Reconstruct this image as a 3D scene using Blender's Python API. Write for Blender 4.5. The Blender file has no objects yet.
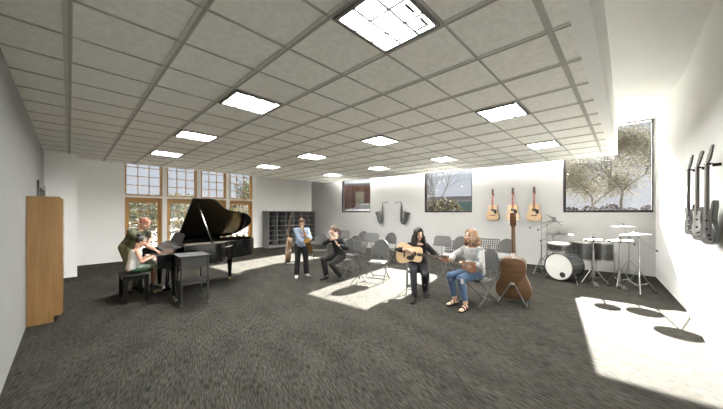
import bpy, bmesh, math, random
from math import sin, cos, pi, radians as R, sqrt, atan2
from mathutils import Vector as V, Matrix as MX, Quaternion, noise
random.seed(7)
scene = bpy.context.scene
COL = scene.collection

# ------------------------------------------------------------------ materials
def new_mat(name):
    m = bpy.data.materials.new(name); m.use_nodes = True
    nt = m.node_tree; b = nt.nodes['Principled BSDF']
    return m, nt, b

def mat(name, col, rough=0.6, metal=0.0, var=0.0, scale=20.0, bump=0.0, col2=None, coat=0.0, stretch=None, spec=0.5):
    """Plain procedural material: base colour, optional noise variation / grain and bump."""
    m, nt, b = new_mat(name)
    b.inputs['Roughness'].default_value = rough
    b.inputs['Metallic'].default_value = metal
    b.inputs['Specular IOR Level'].default_value = spec
    if coat: b.inputs['Coat Weight'].default_value = coat; b.inputs['Coat Roughness'].default_value = .08
    c = (*col, 1)
    b.inputs['Base Color'].default_value = c
    if var or col2 or bump:
        tc = nt.nodes.new('ShaderNodeTexCoord'); mp = nt.nodes.new('ShaderNodeMapping')
        if stretch: mp.inputs['Scale'].default_value = stretch
        nz = nt.nodes.new('ShaderNodeTexNoise'); nz.inputs['Scale'].default_value = scale; nz.inputs['Detail'].default_value = 4
        nt.links.new(tc.outputs['Object'], mp.inputs['Vector']); nt.links.new(mp.outputs['Vector'], nz.inputs['Vector'])
        if var or col2:
            rp = nt.nodes.new('ShaderNodeValToRGB')
            c2 = col2 if col2 else tuple(min(1, x*(1+var)) for x in col)
            c1 = col if col2 else tuple(x*(1-var) for x in col)
            rp.color_ramp.elements[0].position = .35; rp.color_ramp.elements[1].position = .65
            rp.color_ramp.elements[0].color = (*c1, 1); rp.color_ramp.elements[1].color = (*c2, 1)
            nt.links.new(nz.outputs['Fac'], rp.inputs['Fac']); nt.links.new(rp.outputs['Color'], b.inputs['Base Color'])
        if bump:
            bp = nt.nodes.new('ShaderNodeBump'); bp.inputs['Strength'].default_value = bump; bp.inputs['Distance'].default_value = .01
            nt.links.new(nz.outputs['Fac'], bp.inputs['Height']); nt.links.new(bp.outputs['Normal'], b.inputs['Normal'])
    return m

def emit(name, col, s):
    m, nt, b = new_mat(name)
    b.inputs['Base Color'].default_value = (*col, 1)
    b.inputs['Emission Color'].default_value = (*col, 1); b.inputs['Emission Strength'].default_value = s
    return m

def wood(name, c1, c2, scale=6, axis='Z', rough=.4, coat=0.0, band=1.2):
    m, nt, b = new_mat(name)
    b.inputs['Roughness'].default_value = rough
    if coat: b.inputs['Coat Weight'].default_value = coat; b.inputs['Coat Roughness'].default_value = .1
    tc = nt.nodes.new('ShaderNodeTexCoord'); mp = nt.nodes.new('ShaderNodeMapping')
    s = {'X': (.08, 1, 1), 'Y': (1, .08, 1), 'Z': (1, 1, .08)}[axis]
    mp.inputs['Scale'].default_value = tuple(scale*q for q in s)
    nz = nt.nodes.new('ShaderNodeTexNoise'); nz.inputs['Scale'].default_value = 5; nz.inputs['Detail'].default_value = 6; nz.inputs['Distortion'].default_value = band
    rp = nt.nodes.new('ShaderNodeValToRGB'); rp.color_ramp.elements[0].position = .3; rp.color_ramp.elements[1].position = .7
    rp.color_ramp.elements[0].color = (*c1, 1); rp.color_ramp.elements[1].color = (*c2, 1)
    L = nt.links.new
    L(tc.outputs['Object'], mp.inputs['Vector']); L(mp.outputs['Vector'], nz.inputs['Vector']); L(nz.outputs['Fac'], rp.inputs['Fac']); L(rp.outputs['Color'], b.inputs['Base Color'])
    return m

def glass(name, fac=.09, tint=(.96, .97, .97)):
    m = bpy.data.materials.new(name); m.use_nodes = True; nt = m.node_tree; nt.nodes.clear()
    o = nt.nodes.new('ShaderNodeOutputMaterial'); mx = nt.nodes.new('ShaderNodeMixShader')
    t = nt.nodes.new('ShaderNodeBsdfTransparent'); g = nt.nodes.new('ShaderNodeBsdfGlossy')
    fr = nt.nodes.new('ShaderNodeFresnel'); fr.inputs['IOR'].default_value = 1.33
    t.inputs['Color'].default_value = (*tint, 1); g.inputs['Roughness'].default_value = .01
    nt.links.new(fr.outputs[0], mx.inputs[0]); nt.links.new(t.outputs[0], mx.inputs[1]); nt.links.new(g.outputs[0], mx.inputs[2])
    nt.links.new(mx.outputs[0], o.inputs[0])
    return m

# ------------------------------------------------------------------ mesh builder
def frame_of(d, up=V((0, 0, 1))):
    d = d.normalized()
    if abs(d.dot(up)) > .98: up = V((1, 0, 0))
    x = up.cross(d).normalized(); y = d.cross(x)
    return x, y, d

class MB:
    def __init__(s): s.v = []; s.f = []; s.m = []; s.k = 0
    def mi(s, k): s.k = k; return s
    def add(s, vs, fs):
        b = len(s.v); s.v += [V(p) for p in vs]
        for f in fs: s.f.append([b+i for i in f]); s.m.append(s.k)
        return s
    def box(s, c, size, rot=None):
        hx, hy, hz = size[0]/2, size[1]/2, size[2]/2; c = V(c)
        p = [V((x, y, z)) for x in (-hx, hx) for y in (-hy, hy) for z in (-hz, hz)]
        if rot is not None: p = [rot @ q for q in p]
        return s.add([c+q for q in p], [(0, 1, 3, 2), (4, 6, 7, 5), (0, 4, 5, 1), (2, 3, 7, 6), (0, 2, 6, 4), (1, 5, 7, 3)])
    def bar(s, a, b, w, t, up=V((0, 0, 1))):
        a, b = V(a), V(b); x, y, d = frame_of(b-a, V(up))
        rot = MX((x, y, d)).transposed()
        return s.box((a+b)/2, (w, t, (b-a).length), rot)
    def loft(s, rings, c0=True, c1=True):
        n = len(rings[0]); vs = [p for r in rings for p in r]; fs = []
        for i in range(len(rings)-1):
            for j in range(n):
                k = (j+1) % n; fs.append((i*n+j, i*n+k, (i+1)*n+k, (i+1)*n+j))
        if c0: fs.append(tuple(range(n-1, -1, -1)))
        if c1: fs.append(tuple((len(rings)-1)*n+j for j in range(n)))
        return s.add(vs, fs)
    def tube(s, pts, r, n=8, sq=1.0):
        pts = [V(p) for p in pts]
        if not isinstance(r, (list, tuple)): r = [r]*len(pts)
        rings = []; x = None
        for i, p in enumerate(pts):
            t = (pts[min(i+1, len(pts)-1)]-pts[max(i-1, 0)]).normalized()
            if x is None: x, y, _ = frame_of(t)
            else:
                x = (x-t*x.dot(t))
                if x.length < 1e-5: x, y, _ = frame_of(t)
                x.normalize(); y = t.cross(x)
            rings.append([p+(x*cos(2*pi*k/n)+y*sin(2*pi*k/n)*sq)*r[i] for k in range(n)])
        return s.loft(rings)
    def cyl(s, a, b, r, r2=None, n=16): return s.tube([a, b], [r, r if r2 is None else r2], n)
    def capsule(s, a, b, ra, rb, n=12, h=3):
        a, b = V(a), V(b); d = b-a
        if d.length < 1e-6: d = V((0, 0, 1e-4)); b = a+d
        x, y, z = frame_of(d); rings = []
        ring = lambda c, r: [c+(x*cos(2*pi*k/n)+y*sin(2*pi*k/n))*r for k in range(n)]
        for i in range(h): q = (i+.35)/h*pi/2; rings.append(ring(a-z*ra*cos(q), ra*sin(q)))
        rings.append(ring(a, ra)); rings.append(ring(b, rb))
        for i in range(h): q = (1-(i+.65)/h)*pi/2; rings.append(ring(b+z*rb*cos(q), rb*sin(q))) if False else rings.append(ring(b+z*rb*sin((i+.65)/h*pi/2), rb*cos((i+.65)/h*pi/2)))
        return s.loft(rings)
    def ell(s, c, rad, F=None, n=16, h=10):
        c = V(c); rings = []
        X, Y, Z = F if F else (V((1, 0, 0)), V((0, 1, 0)), V((0, 0, 1)))
        for i in range(h):
            q = (i+.5)/h*pi; rr = sin(q); zz = -cos(q)
            rings.append([c+X*(rad[0]*rr*cos(2*pi*k/n))+Y*(rad[1]*rr*sin(2*pi*k/n))+Z*(rad[2]*zz) for k in range(n)])
        return s.loft(rings)
    def lathe(s, prof, o=(0, 0, 0), ax=(0, 0, 1), n=24, closed=True):
        o = V(o); x, y, z = frame_of(V(ax))
        rings = [[o+(x*cos(2*pi*k/n)+y*sin(2*pi*k/n))*max(r, 1e-4)+z*h for k in range(n)] for r, h in prof]
        return s.loft(rings, closed, closed)
    def prism(s, poly, t0, t1, o=(0, 0, 0), X=(1, 0, 0), Y=(0, 1, 0)):
        o, X, Y = V(o), V(X), V(Y); Z = X.cross(Y).normalized()
        a = [o+X*p[0]+Y*p[1]+Z*t0 for p in poly]; b = [o+X*p[0]+Y*p[1]+Z*t1 for p in poly]
        return s.loft([a, b])
    def quad(s, a, b, c, d): return s.add([a, b, c, d], [(0, 1, 2, 3)])
    def xform(s, M): s.v = [M @ p for p in s.v]; return s
    def mesh(s, name, mats, smooth=35):
        me = bpy.data.meshes.new(name); me.from_pydata([tuple(p) for p in s.v], [], s.f)
        for m in (mats if isinstance(mats, (list, tuple)) else [mats]): me.materials.append(m)
        me.polygons.foreach_set('material_index', s.m)
        bm = bmesh.new(); bm.from_mesh(me); bmesh.ops.recalc_face_normals(bm, faces=bm.faces); bm.to_mesh(me); bm.free()
        if smooth:
            me.polygons.foreach_set('use_smooth', [True]*len(me.polygons)); me.set_sharp_from_angle(angle=R(smooth))
        me.update(); return me
    def build(s, name, mats, parent=None, smooth=35, bevel=0, loc=None, rotz=0, world=False):
        if world and parent is not None: s.xform(parent.matrix_basis.inverted())
        if loc is not None and not world and parent is None: pass
        o = bpy.data.objects.new(name, s.mesh(name, mats, smooth)); COL.objects.link(o)
        if parent is not None: o.parent = parent
        if loc is not None: o.location = loc; o.rotation_euler = (0, 0, rotz)
        if bevel:
            b = o.modifiers.new('bevel', 'BEVEL'); b.width = bevel; b.segments = 2; b.limit_method = 'ANGLE'; b.angle_limit = R(40)
        return o

def tag(o, label=None, cat=None, group=None, kind=None):
    if label: o['label'] = label
    if cat: o['category'] = cat
    if group: o['group'] = group
    if kind: o['kind'] = kind
    return o

def thing(name, label, cat, loc=(0, 0, 0), rotz=0, group=None, scale=1, M=None):
    o = bpy.data.objects.new(name, None); COL.objects.link(o); o.empty_display_size = .1
    if M is not None: o.matrix_basis = M
    else: o.location = loc; o.rotation_euler = (0, 0, rotz); o.scale = (scale,)*3
    return tag(o, label, cat, group)

def copy_tree(o, parent=None):
    c = o.copy(); COL.objects.link(c)
    if parent is not None: c.parent = parent
    for ch in list(o.children): copy_tree(ch, c)
    return c

def basis(o, X, Y, Z): return MX(((X[0], Y[0], Z[0], o[0]), (X[1], Y[1], Z[1], o[1]), (X[2], Y[2], Z[2], o[2]), (0, 0, 0, 1)))
def S(o): o['kind'] = 'structure'; return o

# ------------------------------------------------------------------ palette
def wall_mat():
    return mat('white_plaster', (.885, .885, .87), .9, var=.012, scale=2.0, bump=.03)
M_wall = wall_mat()
M_shadewall = mat('shade_darkened_plaster', (.205, .207, .202), .9, var=.012, scale=2.0, bump=.03)  # left wall: plaster darkened, its dimmer light put into the colour
M_backlitwall = mat('backlit_shade_plaster', (.415, .413, .402), .9, var=.012, scale=2.0, bump=.03)  # window wall: white plaster greyed, backlit shade put into the colour
M_white = mat('white_paint', (.90, .90, .88), .75, var=.01, scale=8)
M_oak = wood('oak_veneer', (.27, .15, .055), (.335, .195, .078), 3, 'Z', .25, coat=.35)
M_oak_dark = mat('dark_gap', (.06, .04, .025), .7)
M_pine = wood('honey_pine_frame', (.43, .225, .06), (.54, .30, .09), 6, 'Z', .45)
M_bronze = mat('dark_bronze_frame', (.022, .018, .020), .7, var=.1, spec=.2)
M_glass = glass('window_glass')
M_black = mat('black_lacquer', (.004, .004, .004), .14, coat=.06, var=.1, spec=.28)
M_blackmatte = mat('black_matte', (.008, .0075, .007), .6, var=.1, spec=.2)
M_ivory = mat('ivory_keys', (.75, .73, .66), .35, var=.03)
M_gold = mat('brass', (.75, .5, .18), .28, 1.0, var=.05)
M_iron = mat('gold_iron_plate', (.28, .19, .07), .4, .8, var=.1)
M_grey = mat('grey_painted_steel', (.08, .08, .077), .45, .35, var=.05)
M_greydk = mat('dark_grey_wood', (.028, .0285, .0275), .65, var=.12, scale=12)
M_chrome = mat('chrome', (.26, .26, .25), .28, 1.0, var=.02)
M_rubber = mat('black_rubber', (.012, .012, .012), .8, var=.1)
M_seat = mat('grey_chair_shell', (.060, .060, .058), .5, .15, var=.05, scale=30)
M_spruce = wood('spruce_top', (.50, .345, .195), (.62, .445, .27), 9, 'Z', .35, coat=.3)
M_redneck = wood('red_mahogany_neck', (.30, .035, .015), (.40, .07, .03), 8, 'Z', .4)
M_rosewood = wood('rosewood', (.03, .018, .012), (.07, .04, .025), 8, 'Z', .4)
M_mahog = wood('striped_mahogany_back', (.058, .029, .0115), (.118, .062, .027), 4, 'Y', .45, coat=.08, band=.8)
M_mahog2 = wood('mahogany_side', (.062, .029, .012), (.11, .053, .022), 5, 'Z', .4, coat=.2)
M_pick = mat('tortoise_pickguard', (.02, .016, .014), .3, var=.3, scale=60)
M_steel = mat('steel_string', (.55, .53, .5), .35, 1.0, var=.02)
M_saxdark = mat('aged_grey_metal', (.075, .075, .073), .5, .3, var=.15)
M_lacq = mat('gold_lacquer', (.62, .36, .10), .25, 1.0, var=.08)
M_drum = mat('dark_grey_shell', (.032, .032, .031), .35, .2, var=.2, scale=60, coat=.4)
M_head = mat('white_drumhead', (.52, .52, .49), .55, var=.03)
M_cym = mat('grey_bronze_cymbal', (.13, .122, .108), .32, .9, var=.12, scale=25)
M_axegrey = mat('charcoal_gloss', (.035, .035, .034), .3, .2, var=.1, coat=.4)
M_axelight = mat('silver_grey_plate', (.42, .42, .40), .4, .2, var=.05)
SUN_E, SKY_E, LAMP_E, EXPO, STRIP_E = 38, .41, 64, 1.46, 44
# ------------------------------------------------------------------ camera, light, sky
TH = .7625; EYE = 1.6; FPX = 278.9
cam = bpy.data.cameras.new('camera'); cam.sensor_width = 36; cam.lens = 36*FPX/723; cam.shift_y = (212.4-204.5)/723; cam.clip_start = .02; cam.clip_end = 500
co = bpy.data.objects.new('camera', cam); COL.objects.link(co); co.location = (0, 0, EYE); co.rotation_euler = (pi/2, 0, TH-pi/2)
scene.camera = co
sun = bpy.data.lights.new('sun', 'SUN'); sun.energy = SUN_E; sun.angle = R(.53); sun.color = (1, .955, .87)
so = bpy.data.objects.new('sun', sun); COL.objects.link(so); so.location = (30, 5, 20)
so.rotation_euler = V((-1, -.17, -.52)).to_track_quat('-Z', 'Y').to_euler()
w = bpy.data.worlds.new('sky'); scene.world = w; w.use_nodes = True; nt = w.node_tree; bg = nt.nodes['Background']
tc = nt.nodes.new('ShaderNodeTexCoord'); sx = nt.nodes.new('ShaderNodeSeparateXYZ'); rp = nt.nodes.new('ShaderNodeValToRGB')
nt.links.new(tc.outputs['Generated'], sx.inputs[0]); nt.links.new(sx.outputs['Z'], rp.inputs['Fac']); nt.links.new(rp.outputs['Color'], bg.inputs['Color'])
e = rp.color_ramp.elements; e[0].position = 0; e[0].color = (.62, .62, .66, 1); e[1].position = .6; e[1].color = (.36, .45, .56, 1)
k = e.new(.12); k.color = (.58, .61, .67, 1); k = e.new(.28); k.color = (.47, .54, .63, 1)
bg.inputs['Strength'].default_value = SKY_E
scene.view_settings.view_transform = 'Standard'; scene.view_settings.look = 'None'; scene.view_settings.gamma = 1
scene.view_settings.use_curve_mapping = False; scene.view_settings.exposure = EXPO
cy = scene.cycles; cy.use_denoising = True; cy.max_bounces = 14; cy.diffuse_bounces = 9; cy.glossy_bounces = 5; cy.transparent_max_bounces = 24
cy.sample_clamp_indirect = 6; cy.caustics_reflective = False; cy.caustics_refractive = False
try: cy.denoiser = 'OPENIMAGEDENOISE'; cy.denoising_input_passes = 'RGB_ALBEDO_NORMAL'
except Exception: pass

# ------------------------------------------------------------------ room shell
ZC = 3.056; ZH = 3.943
PL0 = V((-.42, -.7, 0)); WR = V((10.06, -.5, 0)); WL = V((9.0, 12.32, 0)); FL = V((.13, 11.93, 0)); BEND = V((7.03, -.69, 0))

def carpet():
    m, nt, b = new_mat('striped_carpet'); N = nt.nodes.new; L = nt.links.new
    b.inputs['Roughness'].default_value = .95; b.inputs['Specular IOR Level'].default_value = .1
    tc = N('ShaderNodeTexCoord')
    rot = N('ShaderNodeVectorRotate'); rot.rotation_type = 'Z_AXIS'; rot.inputs['Angle'].default_value = -atan2(1.06, .37)
    L(tc.outputs['Object'], rot.inputs['Vector'])
    def nz(scale, sc, det=3):
        mp = N('ShaderNodeMapping'); mp.inputs['Scale'].default_value = scale
        n = N('ShaderNodeTexNoise'); n.inputs['Scale'].default_value = sc; n.inputs['Detail'].default_value = det
        L(rot.outputs[0], mp.inputs[0]); L(mp.outputs[0], n.inputs['Vector']); return n
    fine = nz((2.4, 21, 1), 4.2, 2); mid = nz((1.0, 3.0, 1), 1.3, 3); col = nz((1.6, 9, 1), 2.6, 2)
    r1 = N('ShaderNodeValToRGB'); e = r1.color_ramp.elements
    e[0].position = .36; e[0].color = (.0125, .0122, .0110, 1); e[1].position = .64; e[1].color = (.047, .0456, .0412, 1)
    r2 = N('ShaderNodeValToRGB'); e = r2.color_ramp.elements
    e[0].position = .38; e[0].color = (.96, .99, 1.0, 1); e[1].position = .64; e[1].color = (1.06, .96, .80, 1)
    r3 = N('ShaderNodeValToRGB'); e = r3.color_ramp.elements
    e[0].position = .3; e[0].color = (.82, .82, .83, 1); e[1].position = .7; e[1].color = (1.35, 1.35, 1.34, 1)
    L(fine.outputs['Fac'], r1.inputs[0]); L(col.outputs['Fac'], r2.inputs[0]); L(mid.outputs['Fac'], r3.inputs[0])
    m1 = N('ShaderNodeMixRGB'); m1.blend_type = 'MULTIPLY'; m1.inputs[0].default_value = 1; L(r1.outputs[0], m1.inputs[1]); L(r2.outputs[0], m1.inputs[2])
    m2 = N('ShaderNodeMixRGB'); m2.blend_type = 'MULTIPLY'; m2.inputs[0].default_value = 1; L(m1.outputs[0], m2.inputs[1]); L(r3.outputs[0], m2.inputs[2])
    L(m2.outputs[0], b.inputs['Base Color'])
    bp = N('ShaderNodeBump'); bp.inputs['Strength'].default_value = .25; bp.inputs['Distance'].default_value = .006; L(fine.outputs['Fac'], bp.inputs['Height']); L(bp.outputs[0], b.inputs['Normal'])
    return m
M_carpet = carpet()
fl = MB(); fl.prism([(-.6, -.9), (10.4, -.9), (10.4, 12.7), (-.6, 12.7)], -.15, 0); S(fl.build('floor', M_carpet, smooth=0))
cl = MB(); cl.prism([(-.6, -.9), (10.3, -.9), (10.3, 12.7), (-.6, 12.7)], ZH, ZH+.15); S(cl.build('ceiling', M_wall, smooth=0))

def wall(name, a, b, th, holes=(), z0=0.0, z1=ZH, m=None):
    """Wall from a to b (room on the left of a->b), thickness th outwards, with rectangular holes (t0,t1,z0,z1) in metres along the wall."""
    a, b = V(a), V(b); d = (b-a); Ln = d.length; d.normalize(); nrm = V((d.y, -d.x, 0))
    ts = sorted({0.0, Ln, *[h[0] for h in holes], *[h[1] for h in holes]}); zs = sorted({z0, z1, *[h[2] for h in holes], *[h[3] for h in holes]})
    P = lambda t, z, o: a+d*t+V((0, 0, z))+nrm*o
    solid = lambda i, j: 0 <= i < len(ts)-1 and 0 <= j < len(zs)-1 and not any(h[0]-1e-6 <= ts[i] and ts[i+1] <= h[1]+1e-6 and h[2]-1e-6 <= zs[j] and zs[j+1] <= h[3]+1e-6 for h in holes)
    mb = MB()
    for i in range(len(ts)-1):
        for j in range(len(zs)-1):
            if not solid(i, j): continue
            t0, t1, y0, y1 = ts[i], ts[i+1], zs[j], zs[j+1]
            mb.quad(P(t0, y0, 0), P(t1, y0, 0), P(t1, y1, 0), P(t0, y1, 0)); mb.quad(P(t0, y0, th), P(t0, y1, th), P(t1, y1, th), P(t1, y0, th))
            if not solid(i-1, j): mb.quad(P(t0, y0, 0), P(t0, y1, 0), P(t0, y1, th), P(t0, y0, th))
            if not solid(i+1, j): mb.quad(P(t1, y0, 0), P(t1, y0, th), P(t1, y1, th), P(t1, y1, 0))
            if not solid(i, j-1): mb.quad(P(t0, y0, 0), P(t0, y0, th), P(t1, y0, th), P(t1, y0, 0))
            if not solid(i, j+1): mb.quad(P(t0, y1, 0), P(t1, y1, 0), P(t1, y1, th), P(t0, y1, th))
    bm_weld = mb
    o = bm_weld.build(name, m or M_wall, smooth=0)
    bm = bmesh.new(); bm.from_mesh(o.data); bmesh.ops.remove_doubles(bm, verts=bm.verts, dist=1e-5); bmesh.ops.recalc_face_normals(bm, faces=bm.faces); bm.to_mesh(o.data); bm.free()
    return S(o)

# window wall (right-hand, sunny side)
WD = (WL-WR).normalized(); WN = V((WD.y, -WD.x, 0))   # outwards
def tY(Y): return (Y-WR.y)/(WL.y-WR.y)*(WL-WR).length
SILL = 1.6
WIN = [(tY(-.46), tY(1.36), SILL, ZH), (tY(3.93), tY(5.72), SILL, ZH), (tY(8.36), tY(10.1), SILL, ZH)]
TW = .14
wall('wall_right', WR, WL, TW, WIN, m=M_backlitwall)
for n, (t0, t1, z0, z1) in enumerate(WIN, 1):
    root = S(thing('window_%d' % n, None, None, WR+WD*t0+V((0, 0, z0)), 0)); root.matrix_basis = basis(WR+WD*t0+V((0, 0, z0)), WD, WN, V((0, 0, 1)))
    W = t1-t0; Hh = z1-z0; fw_, fd = .065, .11
    mb = MB(); mb.box((W/2, fd/2, fw_/2), (W, fd, fw_)); mb.box((W/2, fd/2, Hh-.004), (W, fd, .008)); mb.box((.012, fd/2, Hh/2), (.024, fd, Hh)); mb.box((W-fw_/2, fd/2, Hh/2), (fw_, fd, Hh))
    mb.build('window_frame', M_bronze, root, smooth=0, bevel=.004)
    g = MB(); g.box((W/2, .06, Hh/2), (W-.08, .008, Hh-.08)); g.build('window_pane', M_glass, root, smooth=0)

# wall with the electric guitars (splayed near the window corner)
wall('wall_front', V((-.42, -.7, 0)), BEND, .2)
wall('wall_front_splay', BEND, WR, .2)
# left wall with a door, jog, and far wall with french windows
DOOR5 = (9.95-9.3, 9.95-7.55, 0.0, 2.2)
wall('wall_left', V((-.42, 9.93, 0)), PL0, .2, [(.06, 2.0, 0, 2.2)], m=M_shadewall)
wall('wall_jog', V((.13, 9.93, 0)), V((-.42, 9.93, 0)), .2)
wall('wall_jog_side', FL, V((.13, 10.13, 0)), .2)
FD = (FL-WL).normalized(); FN = V((FD.y, -FD.x, 0)); FLen = (FL-WL).length
def tX(X): return (WL.x-X)/(WL.x-FL.x)*FLen
BAYS = [(1.26, 2.29), (2.43, 3.41), (3.55, 4.52), (4.66, 5.66)]
holes = []
for x0, x1 in BAYS: holes += [(tX(x1), tX(x0), 0.0, 2.105), (tX(x1), tX(x0), 2.17, 3.5)]
wall('wall_back', WL, FL, .22, holes)
def sash(root, W, Hh, nc, nr, st, top, bot, depth, fname, y0):
    mb = MB(); mb.box((st/2, y0, Hh/2), (st, depth, Hh)); mb.box((W-st/2, y0, Hh/2), (st, depth, Hh)); mb.box((W/2, y0, Hh-top/2), (W, depth, top)); mb.box((W/2, y0, bot/2), (W, depth, bot))
    mb.build(fname, M_pine, root, smooth=0, bevel=.004)
    mu = MB(); iw, ih = W-2*st, Hh-top-bot
    for i in range(1, nc): mu.box((st+iw*i/nc, y0, bot+ih/2), (.022, depth*.7, ih))
    for j in range(1, nr): mu.box((W/2, y0, bot+ih*j/nr), (iw, depth*.7, .022))
    mu.build('muntin', M_pine, root, smooth=0)
    g = MB(); g.box((W/2, y0+.004, bot+ih/2), (iw+.01, .006, ih+.01)); g.build('window_pane', M_glass, root, smooth=0)
for n, (x0, x1) in enumerate(BAYS):
    o = V((0, 0, 0))+WL+FD*tX(x1); W = tX(x0)-tX(x1)
    dr = S(thing('door_%d' % (n+1), None, None)); dr.matrix_basis = basis(o, FD, FN, V((0, 0, 1)))
    jb = MB(); jb.box((.02, .10, 1.05), (.04, .2, 2.1)); jb.box((W-.02, .10, 1.05), (.04, .2, 2.1)); jb.box((W/2, .10, 2.08), (W, .2, .04)); jb.build('door_jamb', M_pine, dr, smooth=0)
    sub = MB()
    sash(dr, W, 2.06, 3, 5, .125, .13, .26, .05, 'door_leaf', .13)
    hd = MB(); hd.tube([(W-.10, .09, 1.0), (W-.10, .045, 1.0), (W-.2, .045, 1.0)], .009); hd.box((W-.10, .098, 1.0), (.035, .008, .16)); hd.build('door_handle', M_steel, dr)
    wn = S(thing('window_%d' % (n+4), None, None)); wn.matrix_basis = basis(o+V((0, 0, 2.17)), FD, FN, V((0, 0, 1)))
    jb = MB(); jb.box((.02, .10, .665), (.04, .2, 1.33)); jb.box((W-.02, .10, .665), (.04, .2, 1.33)); jb.box((W/2, .10, .015), (W, .2, .03)); jb.box((W/2, .10, 1.315), (W, .2, .03)); jb.build('window_frame', M_pine, wn, smooth=0)
    sash(wn, W, 1.33, 3, 4, .05, .06, .05, .045, 'window_sash', .13)
tr = MB()
o = WL+FD*(tX(BAYS[3][1])-.02); tl = tX(BAYS[0][0])-tX(BAYS[3][1])+.04
tr.box((0, 0, 0), (.01, .01, .01)); tr = MB(); tr.box((tl/2, -.0225, 0), (tl, .045, .05)); tr.xform(basis(o+V((0, 0, 2.137)), FD, FN, V((0, 0, 1)))); S(tr.build('trim_1', M_white, smooth=0, bevel=.005))

# door in the left wall, mostly hidden by the cupboard
d5 = S(thing('door_5', None, None)); d5.matrix_basis = basis((-.42, 9.87, 0), V((0, -1, 0)), V((-1, 0, 0)), V((0, 0, 1)))
M_ddoor = mat('dark_grey_door', (.055, .05, .045), .5, var=.08)
mb = MB(); mb.box((.05, .05, 1.1), (.1, .16, 2.2)); mb.box((1.89, .05, 1.1), (.1, .16, 2.2)); mb.box((.97, .05, 2.14), (1.94, .16, .12)); mb.build('door_frame', mat('grey_door_frame', (.16, .155, .145), .5, var=.05), d5, smooth=0)
mb = MB(); mb.box((.97, .09, 1.04), (1.75, .05, 2.07)); mb.build('door_leaf', M_ddoor, d5, smooth=0)
mb = MB(); mb.tube([(.2, .07, 1.0), (.2, .01, 1.0), (.33, .01, 1.0)], .011); mb.build('door_handle', M_steel, d5)
# baseboards: low dark vinyl strips
M_base = mat('grey_vinyl_base', (.22, .215, .2), .7, var=.03)
# (the photo shows none against the floor; the wall meets the carpet directly)

# ------------------------------------------------------------------ suspended ceiling
GX0, GDX, GY0, GDY = -.01, .6654, 2.737, .572
def soff_x(Y): return 9.58-(Y-.2)*.087
def tile_mat():
    m, nt, b = new_mat('mineral_fibre_tile'); N = nt.nodes.new; L = nt.links.new
    b.inputs['Roughness'].default_value = .95; b.inputs['Specular IOR Level'].default_value = .1
    tc = N('ShaderNodeTexCoord'); n1 = N('ShaderNodeTexNoise'); n1.inputs['Scale'].default_value = 16; n1.inputs['Detail'].default_value = 5; n1.inputs['Roughness'].default_value = .7
    L(tc.outputs['Object'], n1.inputs['Vector'])
    r = N('ShaderNodeValToRGB'); e = r.color_ramp.elements; e[0].position = .38; e[0].color = (.86, .855, .80, 1); e[1].position = .62; e[1].color = (.955, .95, .90, 1)
    L(n1.outputs['Fac'], r.inputs[0]); L(r.outputs[0], b.inputs['Base Color'])
    bp = N('ShaderNodeBump'); bp.inputs['Strength'].default_value = .2; bp.inputs['Distance'].default_value = .004; L(n1.outputs['Fac'], bp.inputs['Height']); L(bp.outputs[0], b.inputs['Normal'])
    return m
M_tile = tile_mat(); M_grid = mat('grey_ceiling_grid', (.40, .39, .345), .7, var=.05)
YE, YR, YB = .19, .315, 10.82
cb = MB()
poly = [(-.42, YE), (soff_x(YE), YE), (soff_x(YB), YB), (.13, YB), (.13, 9.93), (-.42, 9.93)]
cb.mi(1).prism(poly, ZC, ZH)                              # soffit box, white
cb.mi(0).prism([(-.42, YR), (soff_x(YR)-.14, YR), (soff_x(YB)-.14, YB-.12), (.13, YB-.12), (.13, 9.93), (-.42, 9.93)], ZC-.006, ZC+.02)   # tiled field
cb.mi(2)
i = 0
while GX0+GDX*i < 9.4:
    x = GX0+GDX*i
    yend = YB-.12 if x < soff_x(YB)-.16 else (9.58-.14-x)/.087+.2
    y1 = 9.93 if x < .1 else yend
    if y1 > YR+.05: cb.mi(3).box((x, (YR+y1)/2, ZC-.009), (.058, y1-YR, .008)); cb.mi(2).box((x+.012, (YR+y1)/2, ZC-.012), (.020, y1-YR, .010))
    i += 1
j = -4
while GY0+GDY*j < YB-.13:
    y = GY0+GDY*j; x1 = soff_x(y)-.14; x0 = -.42 if y < 9.93 else .13
    w_ = .045 if j == -4 else .017
    cb.box(((x0+x1)/2, y, ZC-.009), (x1-x0, w_, .014))
    j += 1
S(cb.build('ceiling_suspended', [M_tile, M_white, M_grid, mat('light_grey_grid', (.62, .61, .55), .8, var=.03)], smooth=0))

# ceiling lights, one per fourth tile
M_lamp = emit('lamp_diffuser', (1, .985, .95), LAMP_E)
M_louv = mat('dark_louvre', (.05, .05, .048), .5, .3, var=.1)
M_lframe = mat('steel_lamp_frame', (.16, .16, .15), .45, .4, var=.1)
def ceiling_light():
    r = thing('ceiling_light', '', 'ceiling light')
    a, b = GDX/2-.028, GDY/2-.014
    f = MB()
    for sx in (-1, 1): f.box((sx*(a-.016), 0, -.006), (.032, 2*b, .024))
    for sy in (-1, 1): f.box((0, sy*(b-.016), -.006), (2*a, .032, .024))
    f.build('lamp_frame', M_lframe, r, smooth=0)
    d = MB(); d.box((0, 0, .002), (2*a-.04, 2*b-.04, .008)); d.build('diffuser', M_lamp, r, smooth=0)
    l = MB()
    for k in (-1, 1):
        l.box((k*a/3.1, 0, -.008), (.021, 2*b-.04, .012)); l.box((0, k*b/3.1, -.008), (2*a-.04, .021, .012))
    q = l
    for x in (-.62, 0, .62): q.box((x*a, -.72*b, -.004), (.115, .026, .006))  # dark dashes drawn in for lamp reflections, besides the louvre bars
    for y in (-.5, .1): q.box((.78*a, y*b, -.004), (.026, .11, .006))
    l.build('louvre_and_dashes', M_louv, r, smooth=0)
    return r
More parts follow.
